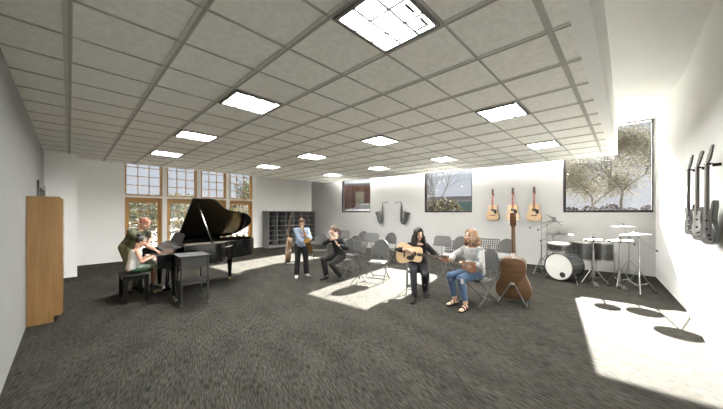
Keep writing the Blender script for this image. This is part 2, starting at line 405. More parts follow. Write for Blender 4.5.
cl0 = ceiling_light()
depth = ['nearest the viewer', 'second from the viewer', 'third from the viewer', 'farthest from the viewer']
rows = {2: 'row along the cupboard wall', 6: 'middle row', 10: 'row along the window wall'}
for a, i in enumerate((2, 6, 10)):
    for b, j in enumerate((-3, 1, 5, 9)):
        o = cl0 if (a, b) == (0, 0) else copy_tree(cl0)
        o.location = (GX0+GDX*(i+.5), GY0+GDY*(j+.5), ZC-.014)
        tag(o, 'bright louvred square ceiling light, %s in the %s' % (depth[b], rows[i]), 'ceiling light', 'ceiling lights in the tile grid')
# light strip added at the soffit edge to make the window wall's glow
cv = thing('added_light_strip', 'linear light strip added unseen above the soffit edge along the window wall', 'added light strip', (0, 0, 0))
a = V((soff_x(.5)+.012, .5, ZC+.30)); b = V((soff_x(10.3)+.012, 10.3, ZC+.30))
mb = MB(); mb.bar(a, b, .03, .05); mb.build('housing', M_white, cv, smooth=0)
n_ = V((1, .087, 0)).normalized()
mb = MB(); mb.bar(a+n_*.018, b+n_*.018, .012, .045); mb.build('diffuser', emit('added_strip_diffuser', (1, .98, .94), STRIP_E), cv, smooth=0)
# ------------------------------------------------------------------ oak cupboard by the left wall
cab = thing('tall_cupboard', 'tall plain oak-veneer cupboard standing against the left wall', 'cupboard', (-.42, 6.05, 0))
D_, L_, H_ = .335, 1.15, 1.83
mb = MB()
side = [(.004, 0), (D_-.075, 0), (D_-.075, .09), (D_, .09), (D_, H_-.02), (D_-.012, H_), (.004, H_)]
mb.prism(side, -.02, 0, (0, 0, 0), (1, 0, 0), (0, 0, 1)); mb.prism(side, -L_, -L_+.02, (0, 0, 0), (1, 0, 0), (0, 0, 1))
mb.box((D_/2, L_/2, H_-.012), (D_-.02, L_-.04, .02)); mb.box((.014, L_/2, H_/2), (.02, L_-.04, H_-.04)); mb.box((D_-.085, L_/2, .045), (.02, L_-.04, .09)); mb.box((D_/2-.02, L_/2, .1), (D_-.06, L_-.04, .02))
mb.build('carcass', M_oak, cab, smooth=0, bevel=.002)
for k in range(2):
    d = MB(); d.box((D_+.009, .025+L_/2*k+L_/4-.012, .10+.5*(H_-.12)), (.018, L_/2-.02, H_-.13)); d.build('door', M_oak, cab, smooth=0, bevel=.002)
gp = MB()
for z in (.42, .72, 1.02, 1.32, 1.58): gp.box((D_+.0185, L_/2, z), (.003, L_-.06, .010))
gp.build('shelf_line', M_oak_dark, cab, smooth=0)

# ------------------------------------------------------------------ grand piano
PX, PY = 1.06, 7.42
pn = thing('grand_piano', 'black lacquered grand piano with its lid propped open', 'piano', (PX, PY, 0))
def catmull(pts, n=6):
    out = []
    for i in range(len(pts)-1):
        p0, p1, p2, p3 = V(pts[max(i-1, 0)]), V(pts[i]), V(pts[i+1]), V(pts[min(i+2, len(pts)-1)])
        for k in range(n):
            t = k/n; out.append(tuple(.5*((2*p1)+(p2-p0)*t+(2*p0-5*p1+4*p2-p3)*t*t+(3*p1-p0-3*p2+p3)*t**3)))
    out.append(tuple(pts[-1])); return out
curve_ = catmull([(.93, -1.50, 0), (1.05, -1.47, 0), (1.18, -1.34, 0), (1.32, -1.19, 0), (1.48, -1.10, 0), (1.70, -1.05, 0), (1.90, -.97, 0), (2.06, -.78, 0), (2.15, -.50, 0), (2.14, -.22, 0), (2.04, -.05, 0), (1.85, 0, 0)])
def pianopoly(u0, inset=0.0):
    pts = [(u0, 0), (u0, -1.50)]+[(p[0], p[1]) for p in curve_]
    if inset:
        c = (1.1, -.72); pts = [(c[0]+(p[0]-c[0])*(1-inset/1.1), c[1]+(p[1]-c[1])*(1-inset/.72)) for p in pts]
    return pts
Z0, Z1 = .60, .975
rimo = pianopoly(.40); rimi = pianopoly(.40, .045)
mb = MB(); n = len(rimo)
rings = [[V((p[0], p[1], Z0)) for p in rimo], [V((p[0], p[1], Z1)) for p in rimo], [V((p[0], p[1], Z1)) for p in rimi], [V((p[0], p[1], Z0+.05)) for p in rimi]]
mb.loft(rings); mb.build('rim', M_black, pn, smooth=30)
mb = MB(); mb.prism(pianopoly(.42, .06), Z1-.13, Z1-.11); mb.build('iron_plate', M_iron, pn)
mb = MB()
for k in range(40):
    y = -.10-1.28*k/39; L2 = 1.80-.85*(k/39)**1.1
    mb.box((.55+L2*.5-.1, y, Z1-.095), (L2-.3, .003, .003))
tag(mb.build('string', M_steel, pn, smooth=0), kind='stuff')
# key bed, cheeks, fallboard, keys
mb = MB(); mb.box((.22, -.75, .635), (.40, 1.5, .07)); mb.box((.20, -.045, .755), (.42, .09, .20)); mb.box((.20, -1.455, .755), (.42, .09, .20)); mb.box((.02, -.75, .665), (.03, 1.34, .05)); mb.build('key_bed', M_black, pn, bevel=.008, smooth=0)
mb = MB(); mb.prism([(.19, .71), (.235, .71), (.30, .90), (.40, .955), (.40, .97), (.27, .93)], 0, 1.32, (0, -.09, 0), (1, 0, 0), (0, 0, 1)); mb.build('fallboard', M_black, pn, bevel=.003)
kb = MB()
for k in range(52): kb.box((.11, -.105-1.29*(k+.5)/52, .705), (.16, 1.29/52-.0015, .03))
kw = kb.build('white_keys', M_ivory, pn, smooth=0)
kb = MB()
for k in range(51):
    if k % 7 in (1, 4): continue
    kb.box((.145, -.105-1.29*(k+1)/52, .725), (.095, .012, .022))
kb.build('black_keys', M_blackmatte, pn, smooth=0)
# legs, lyre
for (u, y) in ((.28, -.12), (.28, -1.38), (1.60, -.5)):
    lg = MB(); lg.lathe([(.06, .60), (.075, .56), (.062, .50), (.05, .30), (.036, .10), (.045, .085), (.03, .06)], (u, y, 0), n=8); l = lg.build('leg', M_black, pn, smooth=20)
    c = MB(); c.cyl((u, y-.012, .03), (u, y+.012, .03), .03, n=16); c.box((u, y, .055), (.03, .05, .03)); c.build('caster', M_gold, l)
ly = MB()
for dy in (-.09, .09): ly.tube([(.32, -.75+dy*.6, .62), (.30, -.75+dy, .4), (.28, -.75+dy*.7, .1)], .016)
ly.box((.26, -.75, .09), (.14, .26, .05)); ly.bar((.30, -.75, .1), (.62, -.75, .6), .02, .02); lyre = ly.build('pedal_lyre', M_black, pn)
for dy in (-.07, 0, .07):
    p = MB(); p.tube([(.2, -.75+dy, .07), (.13, -.75+dy, .065), (.07, -.75+dy, .05)], [.012, .015, .022], sq=.35); p.build('pedal', M_gold, lyre)
# music desk
md = MB(); md.bar((.46, -.55, .98), (.51, -.55, 1.12), .02, .02); md.bar((.46, -1.0, .98), (.51, -1.0, 1.12), .02, .02)
md.prism([(-.40, 0), (.40, 0), (.37, .18), (.2, .215), (-.2, .215), (-.37, .18)], -.009, .009, (.42, -.80, .985), (0, -1, 0), V((.40, 0, .92)).normalized())
md.box((.43, -.75, .98), (.06, 1.24, .012)); md.build('music_desk', M_blackmatte, pn, bevel=.003)
# lid: front flap folded back on the hinged main lid
ang = R(36.8)
lid = MB(); lp = pianopoly(.62)[:2]+[(p[0], p[1]) for p in catmull([(.93, -1.50, 0), (1.05, -1.47, 0), (1.18, -1.34, 0), (1.32, -1.19, 0), (1.48, -1.10, 0), (1.70, -1.05, 0), (1.90, -.97, 0), (2.06, -.80, 0), (2.12, -.58, 0), (2.05, -.36, 0), (1.85, -.14, 0), (1.60, -.02, 0), (1.45, 0, 0)])]; yv = V((0, -cos(ang), sin(ang)))
lp = [(p[0], -p[1]) for p in lp]
lid.prism(lp, 0, .022, (0, .01, Z1+.012), (1, 0, 0), yv); lid.build('lid', M_black, pn, smooth=25, bevel=.003)
fl_ = MB(); fl_.prism([(.64, .02), (1.02, .02), (1.02, 1.48), (.64, 1.48)], -.028, -.006, (0, .01, Z1+.012), (1, 0, 0), yv)
mb = MB()
pr = MB(); a = V((.92, -1.44, Z1-.03)); b = V((.74, 0, 0))+V((0, .01, Z1))+yv*1.36; pr.bar(a, b, .03, .018); pr.build('prop_stick', M_black, pn, bevel=.003)
for u in (.75, 1.05, 1.35): hb = MB(); hb.cyl((u-.04, .004, Z1+.012), (u+.04, .004, Z1+.012), .009); hb.build('hinge', M_gold, pn)

# ------------------------------------------------------------------ piano bench
bn = thing('piano_bench', 'black wooden piano bench with four square legs', 'bench', (.82, 6.65, 0))
mb = MB(); mb.box((0, 0, .425), (.36, .68, .05)); mb.build('bench_frame', M_blackmatte, bn, smooth=0, bevel=.004)
mb = MB(); mb.box((0, 0, .468), (.37, .69, .036)); mb.build('seat', M_blackmatte, bn, smooth=0, bevel=.012)
for sx in (-1, 1):
    for sy in (-1, 1):
        mb = MB(); mb.box((sx*.15, sy*.31, .20), (.055, .055, .40)); mb.build('leg', M_blackmatte, bn, smooth=0, bevel=.003)

# ------------------------------------------------------------------ grey side table in front of the piano
tb = thing('side_table', 'dark grey side table with deep apron and lower shelf in front of the piano', 'table', (1.50, 5.60, 0), R(-3))
mb = MB(); mb.box((0, 0, .853), (.47, .53, .022)); mb.build('tabletop', M_greydk, tb, smooth=0, bevel=.004)
mb = MB()
mb.box((0, .225, .75), (.40, .02, .185)); mb.box((0, -.225, .75), (.40, .02, .185)); mb.box((-.185, 0, .75), (.02, .44, .185)); mb.box((.185, 0, .75), (.02, .44, .185)); mb.build('apron', M_greydk, tb, smooth=0, bevel=.003)
mb = MB(); mb.box((0, 0, .385), (.42, .48, .022)); mb.build('shelf', M_greydk, tb, smooth=0, bevel=.003)
for sx in (-1, 1):
    for sy in (-1, 1):
        mb = MB(); mb.tube([(sx*.2, sy*.24, .845), (sx*.2, sy*.24, .06)], .017, n=4); l = mb.build('leg', M_greydk, tb, smooth=0)
        c = MB(); c.ell((sx*.2, sy*.24, .03), (.024, .024, .03), n=10, h=8); c.build('caster', M_grey, l)

# ------------------------------------------------------------------ pigeonhole unit against the far wall
cx_, cy_ = 6.10, 11.52
cu = thing('pigeonhole_shelf', 'grey pigeonhole unit of small square cubbies at the far wall', 'shelf', (cx_, cy_, 0), R(2.4))
CW, CD, CH = 2.66, .52, 1.66
M_cub = mat('grey_laminate', (.20, .20, .195), .55, var=.05); M_cubin = mat('charcoal_laminate', (.045, .045, .045), .6, var=.05)
mb = MB(); mb.box((.012, CD/2, CH/2), (.024, CD, CH)); mb.box((CW-.012, CD/2, CH/2), (.024, CD, CH)); mb.box((CW/2, CD/2, CH-.012), (CW, CD, .024)); mb.box((CW/2, CD/2, .05), (CW-.02, CD-.02, .1)); mb.build('carcass', M_cub, cu, smooth=0)
mb = MB(); mb.box((CW/2, CD-.01, CH/2), (CW-.05, .016, CH-.05)); mb.build('back_panel', M_cubin, cu, smooth=0)
for i in range(1, 6):
    mb = MB(); mb.box((CW*i/6, CD/2-.01, CH/2+.04), (.02, CD-.03, CH-.15)); mb.build('divider', M_cub, cu, smooth=0)
for i in range(6):
    for j in range(1, 7):
        mb = MB(); mb.box((CW*(i+.5)/6, CD/2-.008, .1+(CH-.12)*j/7), (CW/6-.026, CD-.035, .016)); mb.build('shelf', M_cub, cu, smooth=0)

# ------------------------------------------------------------------ folding chairs
def make_chair():
    c = thing('folding_chair', '', 'chair')
    s = MB(); pts = []
    for k in range(32):
        a = 2*pi*k/32; q = 4; x = .195*math.copysign(abs(cos(a))**(2/q), cos(a)); y = .205*math.copysign(abs(sin(a))**(2/q), sin(a)); pts.append((x, y))
    r = lambda f, z: [V((p[0]*f+.01, p[1]*f, z)) for p in pts]
    s.loft([r(.93, .412), r(1, .42), r(1, .434), r(.95, .443), r(.7, .438)]); s.build('seat', M_seat, c)
    b = MB(); prof = [(-.205, 0), (.205, 0)]+[(.205*cos(a), .17+.20*sin(a)) for a in [pi*k/16 for k in range(17)]]
    # slightly dished back panel
    up = V((-.16, 0, 1)).normalized()
    def pp(p, off): q = p[0]/.205; return V((-.205, p[0], .57))+up*p[1]+V((1, 0, 0))*(off+.035*(q*q-1))
    grid = []
    n = 12
    for side_ in (0, .012):
        for k in range(n+1):
            y = -.205+.41*k/n; top = .17+.20*sqrt(max(0, 1-(y/.205)**2)); grid.append([pp((y, top*m/5), side_) for m in range(6)])
    vs = [p for g in grid for p in g]; fs = []
    for sd in (0, 1):
        for k in range(n):
            for m in range(5):
                i0 = (sd*(n+1)+k)*6+m; f = (i0, i0+6, i0+7, i0+1); fs.append(f if sd else f[::-1])
    N1 = (n+1)*6
    for k in range(n): fs.append((k*6, (k+1)*6, N1+(k+1)*6, N1+k*6)); fs.append((k*6+5, N1+k*6+5, N1+(k+1)*6+5, (k+1)*6+5))
    for m in range(5): fs.append((m, N1+m, N1+m+1, m+1)); e = n*6; fs.append((e+m, e+m+1, N1+e+m+1, N1+e+m))
    b.add(vs, fs); b.build('backrest', M_seat, c)
    for sy in (-1, 1):
        y = sy*.222
        l = MB(); l.tube([(-.232, y*.93, .80), (-.200, y*.97, .62), (-.165, y, .50), (.235, y, .012)], .0105); lo = l.build('leg', M_grey, c)
        f = MB(); f.ell((.237, y, .012), (.017, .016, .012), n=10, h=6); f.build('rubber_foot', M_rubber, lo)
        l = MB(); l.tube([(.17, y*.92, .425), (.05, y*.92, .30), (-.27, y*.92, .012)], .0105); lo = l.build('leg', M_grey, c)
        f = MB(); f.ell((-.272, y*.92, .012), (.017, .016, .012), n=10, h=6); f.build('rubber_foot', M_rubber, lo)
    st = MB(); st.cyl((.178, -.222, .082), (.178, .222, .082), .008, n=8); st.cyl((-.222, -.204, .055), (-.222, .204, .055), .008, n=8); st.cyl((.16, -.204, .415), (.16, .204, .415), .008, n=8); st.build('stretcher', M_grey, c)
    return c
chair0 = make_chair(); CH_used = [0]
def chair(x, y, face, label):
    o = chair0 if not CH_used[0] else copy_tree(chair0); CH_used[0] = 1
    o.location = (x, y, 0); o.rotation_euler = (0, 0, R(face)); tag(o, label, 'chair', 'grey folding chairs around the players')
    return o

# ------------------------------------------------------------------ music stands
def make_stand(perf):
    r = thing('music_stand', '', 'music stand')
    for k in range(3):
        a = 2*pi*k/3+.5; l = MB(); l.tube([(0, 0, .20), (.10*cos(a), .10*sin(a), .12), (.24*cos(a), .24*sin(a), .012)], [.007, .008, .007]); lo = l.build('leg', M_grey, r)
        f = MB(); f.ell((.24*cos(a), .24*sin(a), .012), (.013, .013, .011), n=8, h=6); f.build('rubber_foot', M_rubber, lo)
    p = MB(); p.cyl((0, 0, .10), (0, 0, .55), .012, n=10); p.cyl((0, 0, .55), (0, 0, .78), .008, n=10); p.cyl((0, 0, .53), (0, 0, .57), .016, n=10); p.build('pole', M_grey, r)
    d = MB(); up = V((-.34, 0, .94)).normalized(); nx = V((.94, 0, .34)); o = V((.03, 0, .72)); W, Hh = .46, .27
    rot = MX((V((0, 1, 0)), up, V((0, 1, 0)).cross(up))).transposed()
    if perf:
        d.prism([(-W/2, 0), (W/2, 0), (W/2, .03), (-W/2, .03)], 0, .004, o, (0, 1, 0), up); d.prism([(-W/2, Hh-.03), (W/2, Hh-.03), (W/2, Hh), (-W/2, Hh)], 0, .004, o, (0, 1, 0), up)
        for k in range(4):
            z = .03+(Hh-.06)*(k+1)/5; d.box(o+up*z, (W, .018, .004), rot)
        for k in range(10):
            y = -W/2+.0125+(W-.025)*k/9; d.box(o+up*(Hh/2)+V((0, y, 0)), (.022, Hh, .004), rot)
    else:
        d.prism([(-W/2, 0), (W/2, 0), (W/2, Hh*.75), (W/2-.05, Hh), (-W/2+.05, Hh), (-W/2, Hh*.75)], 0, .004, o, (0, 1, 0), up)
    dk = d.build('desk', M_seat, r, smooth=0)
    l = MB(); l.box(o+V((.028, 0, .0)), (.06, W, .004)); l.box(o+V((.058, 0, .008)), (.004, W, .02)); l.build('ledge', M_seat, dk, smooth=0)
    b = MB(); b.tube([(0, 0, .77), (-.012, 0, .80), (-.02, 0, .83)], .012); b.build('tilt_bracket', M_grey, r)
    return r
st0 = make_stand(False); st1 = make_stand(True); ST_used = {0: 0, 1: 0}
def stand(x, y, face, label, perf=0, dz=0):
    o = (st1 if perf else st0) if not ST_used[perf] else copy_tree(st1 if perf else st0); ST_used[perf] = 1
    o.location = (x, y, 0); o.rotation_euler = (0, 0, R(face)); tag(o, label, 'music stand', 'grey music stands among the chairs')
    return o
def px(x, d):
    s = (x-361.5)/FPX*d; return cos(TH)*d+sin(TH)*s, sin(TH)*d-cos(TH)*s

# ------------------------------------------------------------------ acoustic guitars
def guitar_outline(side=1):
    half = catmull([(0, 0, 0), (.10, .004, 0), (.165, .03, 0), (.195, .09, 0), (.195, .15, 0), (.172, .22, 0), (.142, .285, 0), (.137, .33, 0), (.145, .40, 0), (.140, .45, 0), (.115, .485, 0), (.06, .50, 0), (0, .502, 0)], 5)
    h = [(p[0], p[1]) for p in half]
    return h+[(-p[0], p[1]) for p in h[-2:0:-1]]
def make_guitar(top, back, neck, size=1.0):
    """Bottom of the body at the origin, neck along +Z, soundboard facing +X, back at x=-.05"""
    g = thing('acoustic_guitar', '', 'guitar')
    X, Y = V((0, 1, 0)), V((0, 0, 1)); out = guitar_outline()
    def ring(f, x): c = (0, .22); return [V((x, (p[0]-c[0])*f+c[0], (p[1]-c[1])*f+c[1])) for p in out]
    s = MB(); s.loft([ring(.965, -.056), ring(.99, -.053), ring(1, -.046), ring(1, .044)]); s.build('body', back, g, smooth=40)
    t = MB(); t.loft([ring(1.0, .0445), ring(1.0, .047), ring(.99, .049)]); tp = t.build('soundboard', top, g, smooth=40)
    ro = MB(); ro.lathe([(.053, .0492), (.053, .0505), (.046, .0505), (.046, .0498), (0, .0498)], (0, 0, .335), (1, 0, 0), n=28); ro.build('soundhole', M_rosewood, tp)
    pk = MB(); pp = catmull([(.035, .31, 0), (.06, .35, 0), (.115, .33, 0), (.125, .26, 0), (.09, .205, 0), (.05, .23, 0), (.035, .28, 0), (.035, .31, 0)], 4)[:-1]
    pk.prism([(p[0], p[1]) for p in pp], .0492, .0508, (0, 0, 0), X, Y); pk.build('pickguard', M_pick, tp)
    br = MB(); br.prism([(-.085, .145), (.085, .145), (.07, .175), (-.07, .175)], .049, .057, (0, 0, 0), X, Y); br.build('bridge', M_rosewood, tp, bevel=.002)
    n = MB(); n.loft([[V((.047, -.029, .47)), V((.047, .029, .47)), V((.03, .024, .47)), V((.022, 0, .47)), V((.03, -.024, .47))], [V((.047, -.022, .86)), V((.047, .022, .86)), V((.034, .018, .86)), V((.026, 0, .86)), V((.034, -.018, .86))]])
    n.loft([[V((-.02, -.027, .50)), V((-.02, .027, .50)), V((.045, .027, .50)), V((.045, -.027, .50))], [V((.025, -.024, .545)), V((.025, .024, .545)), V((.045, .025, .545)), V((.045, -.025, .545))]])
    nk = n.build('neck', neck, g)
    fb = MB(); fb.loft([[V((.049, -.028, .40)), V((.049, .028, .40)), V((.054, .028, .40)), V((.054, -.028, .40))], [V((.047, -.022, .862)), V((.047, .022, .862)), V((.053, .022, .862)), V((.053, -.022, .862))]]); fb.build('fretboard', neck, nk, smooth=0)
    h = MB(); hx = V((-.22, 0, .975)).normalized(); h.prism([(-.022, 0), (.022, 0), (.036, .03), (.031, .165), (.012, .175), (-.012, .175), (-.031, .165), (-.036, .03)], 0, .014, (.034, 0, .86), X, hx); hd = h.build('headstock', M_rosewood if neck is not M_mahog2 else neck, g, bevel=.002)
    for k in range(3):
        for sy in (-1, 1):
            c = V((.034, 0, .86))+hx*(.05+.043*k); pg = MB(); pg.cyl(c+V((.012, sy*.024, 0)), c+V((.026, sy*.024, 0)), .0035, n=8); pg.cyl(c+V((.005, sy*.03, 0)), c+V((.005, sy*.05, 0)), .003, n=6); pg.ell(c+V((.005, sy*.054, 0)), (.004, .008, .007), n=8, h=6); pg.build('tuning_peg', M_steel, hd)
    for k in range(6):
        y = -.019+.0076*k; sg = MB(); sg.tube([(.058, y*1.4, .16), (.0555, y, .862)], .0007, n=4); sg.build('string', M_steel, g, smooth=0)
    return g
# ------------------------------------------------------------------ wall guitars, saxophones, electric guitars
def wallpt(Y, off=.0):
    t = tY(Y); return WR+WD*t-WN*off
wg = make_guitar(M_spruce, M_mahog2, M_redneck)
gl = ['acoustic guitar with red neck on the wall, nearest the saxophones', 'acoustic guitar with red neck on the wall, middle of the three', 'acoustic guitar with red neck on the wall, nearest the drum kit']
def hook(parent):
    h = MB(); h.box((-.052, 0, .845), (.016, .05, .09)); h.tube([(-.05, -.02, .86), (.0, -.034, .852), (.05, -.034, .858)], .006); h.tube([(-.05, .02, .86), (.0, .034, .852), (.05, .034, .858)], .006)
    return h.build('wall_hanger', M_blackmatte, parent)
for k, Y in enumerate((3.24, 2.65, 2.07)):
    o = wg if k == 0 else copy_tree(wg)
    o.matrix_basis = basis(wallpt(Y, .062)+V((0, 0, 1.345)), -WN, V((0, 0, 1)).cross(-WN), V((0, 0, 1)))
    tag(o, gl[k], 'guitar', 'acoustic guitars hung on the window wall')
    hook(o)

def make_sax(m, mouth):
    """Bow lowest at the origin, body along +Z, bell opening towards +Y (bell leaning out), neck bending to -Y."""
    r = thing('saxophone', '', 'saxophone')
    b = MB(); path = [(0, -.055, .66), (0, -.055, .50), (0, -.055, .30), (0, -.053, .15), (0, -.045, .09), (0, -.02, .045), (0, .02, .035), (0, .055, .07), (0, .075, .14), (0, .095, .25), (0, .115, .33), (0, .13, .375), (0, .14, .395)]
    rad = [.014, .022, .032, .040, .044, .047, .049, .051, .054, .062, .072, .084, .092]
    b.tube(path, rad, n=18); b.build('body', m, r, smooth=40)
    bell = MB(); d = V((0, .42, .9)).normalized(); c = V((0, .14, .395)); bell.lathe([(.086, -.012), (.094, .002), (.090, .006), (.06, -.03), (.03, -.07), (0, -.08)], c, d, n=24); bell.build('bell', m, r)
    nk = MB(); nk.tube([(0, -.055, .65), (0, -.055, .70), (0, -.065, .735), (0, -.10, .755), (0, -.15, .75), (0, -.19, .742)], [.0125, .012, .0115, .011, .010, .009], n=12); nk.cyl((0, -.055, .655), (0, -.055, .675), .018); nko = nk.build('neck', m, r)
    mp = MB(); mp.tube([(0, -.18, .744), (0, -.21, .738), (0, -.27, .722)], [.013, .014, .006], n=10); mp.build('mouthpiece', mouth, nko)
    k_ = 0
    for z in (.14, .18, .22, .26, .31, .35, .39, .43, .48, .53):
        q = MB(); rr = .02-.012*(z-.14)/.4; yb = -.055; q.lathe([(0, .028), (rr, .028), (rr, .036), (0, .038)], (0, yb, z), (1, 0, 0), n=14); q.build('key_cup', m, r)
    rods = MB(); rods.tube([(.03, -.085, .13), (.022, -.082, .6)], .004, n=6); rods.tube([(.034, -.03, .13), (.024, -.03, .55)], .004, n=6); rods.tube([(-.025, -.03, .12), (-.02, -.035, .6)], .004, n=6)
    for z in (.2, .3, .4, .5): rods.cyl((.028, -.083, z), (.018, -.06, z), .005, n=6)
    rods.build('key_rods', m, r)
    gd = MB(); gd.tube([(.035, .04, .12), (.06, .06, .16), (.06, .075, .22), (.05, .09, .26)], .004, n=6); gd.lathe([(0, .05), (.026, .05), (.026, .058), (0, .06)], (0, .07, .16), (1, 0, 0), n=14); gd.build('key_guard', m, r)
    return r
sx0 = make_sax(M_saxdark, M_rubber)
def sax_hook(parent): h = MB(); h.tube([(-.075, -.055, .60), (-.03, -.055, .60), (-.03, -.02, .60), (.02, -.02, .61)], .006); h.build('wall_hanger', M_blackmatte, parent)
for k, (Y, mir, lab) in enumerate(((7.70, 1, 'dark grey saxophone on the wall nearest the small window'), (6.62, -1, 'dark grey saxophone on the wall nearest the middle window'))):
    o = sx0 if k == 0 else copy_tree(sx0)
    # bell away from its neighbour: along the wall towards +Y for the first, -Y for the second
    ydir = WD*mir
    o.matrix_basis = basis(wallpt(Y, .105)+V((0, 0, 1.14)), -WN, ydir, V((0, 0, 1))) @ MX.Diagonal((1.2, 1.4, 1.18, 1))
    tag(o, lab, 'saxophone', 'saxophones hung on the window wall')
    sax_hook(o)

def make_electric(kind):
    """Body bottom at the origin, neck +Z, face +X"""
    g = thing('electric_guitar', '', 'guitar')
    outs = [
        [(0, 0), (.09, .005), (.15, .05), (.165, .11), (.14, .18), (.115, .23), (.125, .29), (.16, .36), (.165, .41), (.14, .42), (.10, .37), (.05, .345), (.0, .345), (-.06, .345), (-.09, .38), (-.12, .39), (-.13, .35), (-.115, .28), (-.115, .22), (-.15, .15), (-.165, .09), (-.14, .03), (-.07, .0)],
        [(0, 0), (.10, .0), (.165, .05), (.175, .12), (.14, .20), (.12, .26), (.14, .33), (.15, .385), (.11, .40), (.05, .385), (0, .385), (-.05, .38), (-.08, .36), (-.11, .39), (-.15, .37), (-.125, .28), (-.13, .20), (-.17, .13), (-.17, .06), (-.11, .0)],
        [(0, 0), (.08, .0), (.15, .03), (.175, .10), (.16, .17), (.12, .235), (.125, .31), (.15, .40), (.14, .455), (.11, .44), (.08, .375), (.04, .35), (0, .35), (-.05, .35), (-.07, .375), (-.11, .385), (-.12, .34), (-.11, .27), (-.13, .2), (-.175, .14), (-.175, .07), (-.12, .01)]]
    pl = catmull([(p[0], p[1], 0) for p in outs[kind]]+[(outs[kind][0][0], outs[kind][0][1], 0)], 4)[:-1]
    X, Y = V((0, 1, 0)), V((0, 0, 1))
    b = MB(); b.prism([(p[0], p[1]) for p in pl], -.022, .022, (0, 0, 0), X, Y); b.build('body', M_axegrey, g, smooth=40, bevel=.008)
    if kind == 1:
        pk = MB(); pk.prism([(p[0]*.78, .06+p[1]*.74) for p in pl], .0222, .0245, (0, 0, 0), X, Y); pk.build('pickguard', M_axelight, g)
    else:
        pk = MB(); pk.prism([(.03, .07), (.11, .08), (.10, .2), (.06, .31), (-.07, .31), (-.07, .25), (-.04, .2), (-.03, .1)], .0222, .0245, (0, 0, 0), X, Y); pk.build('pickguard', M_drum, g)
    for z in ((.13, .20, .27) if kind == 0 else (.16, .25)):
        p = MB(); p.box((.027, 0, z), (.012, .085, .022)); p.build('pickup', M_rubber, g, bevel=.003)
    br = MB(); br.box((.028, 0, .085), (.014, .08, .035)); br.build('bridge', M_chrome, g, bevel=.003)
    for k in range(2): kn = MB(); kn.cyl((.022, .085+.03*k, .10-.04*k), (.04, .085+.03*k, .10-.04*k), .011, n=12); kn.build('knob', M_rubber, g)
    ln = [.90, .88, .85][kind]; zt = .33
    n = MB(); n.loft([[V((.022, -.028, zt)), V((.022, .028, zt)), V((.005, .02, zt)), V((.005, -.02, zt))], [V((.022, -.021, ln)), V((.022, .021, ln)), V((.004, .014, ln)), V((.004, -.014, ln))]]); nk = n.build('neck', M_axegrey, g, smooth=0)
    f = MB(); f.loft([[V((.0225, -.028, zt-.03)), V((.0225, .028, zt-.03)), V((.028, .028, zt-.03)), V((.028, -.028, zt-.03))], [V((.0225, -.021, ln)), V((.0225, .021, ln)), V((.027, .021, ln)), V((.027, -.021, ln))]]); f.build('fretboard', M_rosewood, nk, smooth=0)
    hx = V((-.18, 0, .98)).normalized(); hp = [(-.021, 0), (.021, 0), (.045, .04), (.04, .11), (.02, .19), (-.01, .2), (-.03, .16), (-.035, .05)] if kind != 1 else [(-.021, 0), (.021, 0), (.035, .03), (.06, .17), (.03, .19), (-.03, .19), (-.035, .03)]
    h = MB(); h.prism(hp, 0, .014, (.006, 0, ln), X, hx); hd = h.build('headstock', M_axegrey, g, bevel=.003)
    for k in range(4 if kind == 2 else 6):
        c = V((.012, -.038, ln))+hx*(.03+.026*k); t = MB(); t.cyl(c, c+V((0, -.018, 0)), .004, n=6); t.ell(c+V((0, -.024, 0)), (.005, .009, .008), n=8, h=6); t.build('tuning_peg', M_chrome, hd)
    for k in range(4 if kind == 2 else 6):
        m_ = (3 if kind == 2 else 5); y = -.016+.032*k/m_; s = MB(); s.tube([(.037, y*1.4, .09), (.030, y, ln)], .0009, n=4); s.build('string', M_steel, g, smooth=0)
    h = MB(); h.bar((-.02, 0, ln-.02), (-.095, .03, ln-.02), .03, .03); h.tube([(-.02, -.032, ln-.01), (.03, -.034, ln-.004)], .006); h.tube([(-.02, .032, ln-.01), (.03, .034, ln-.004)], .006); h.build('wall_hanger', M_blackmatte, g)
    return g
for (X_, z0, kind, lab) in ((5.86, 1.29, 0, 'charcoal electric guitar on the right wall, farthest from the viewer'), (5.20, 1.265, 1, 'electric guitar with a silver pickguard, middle of three on the right wall'), (4.63, 1.265, 2, 'charcoal four-string bass guitar on the right wall, nearest the viewer')):
    g = make_electric(kind); ya = R(9); fx = V((-sin(ya), cos(ya), 0)); g.matrix_basis = basis((X_, -.69+.072, z0), fx, V((0, 0, 1)).cross(fx), V((0, 0, 1)))
    tag(g, lab, 'guitar', 'electric guitars hung on the right wall')

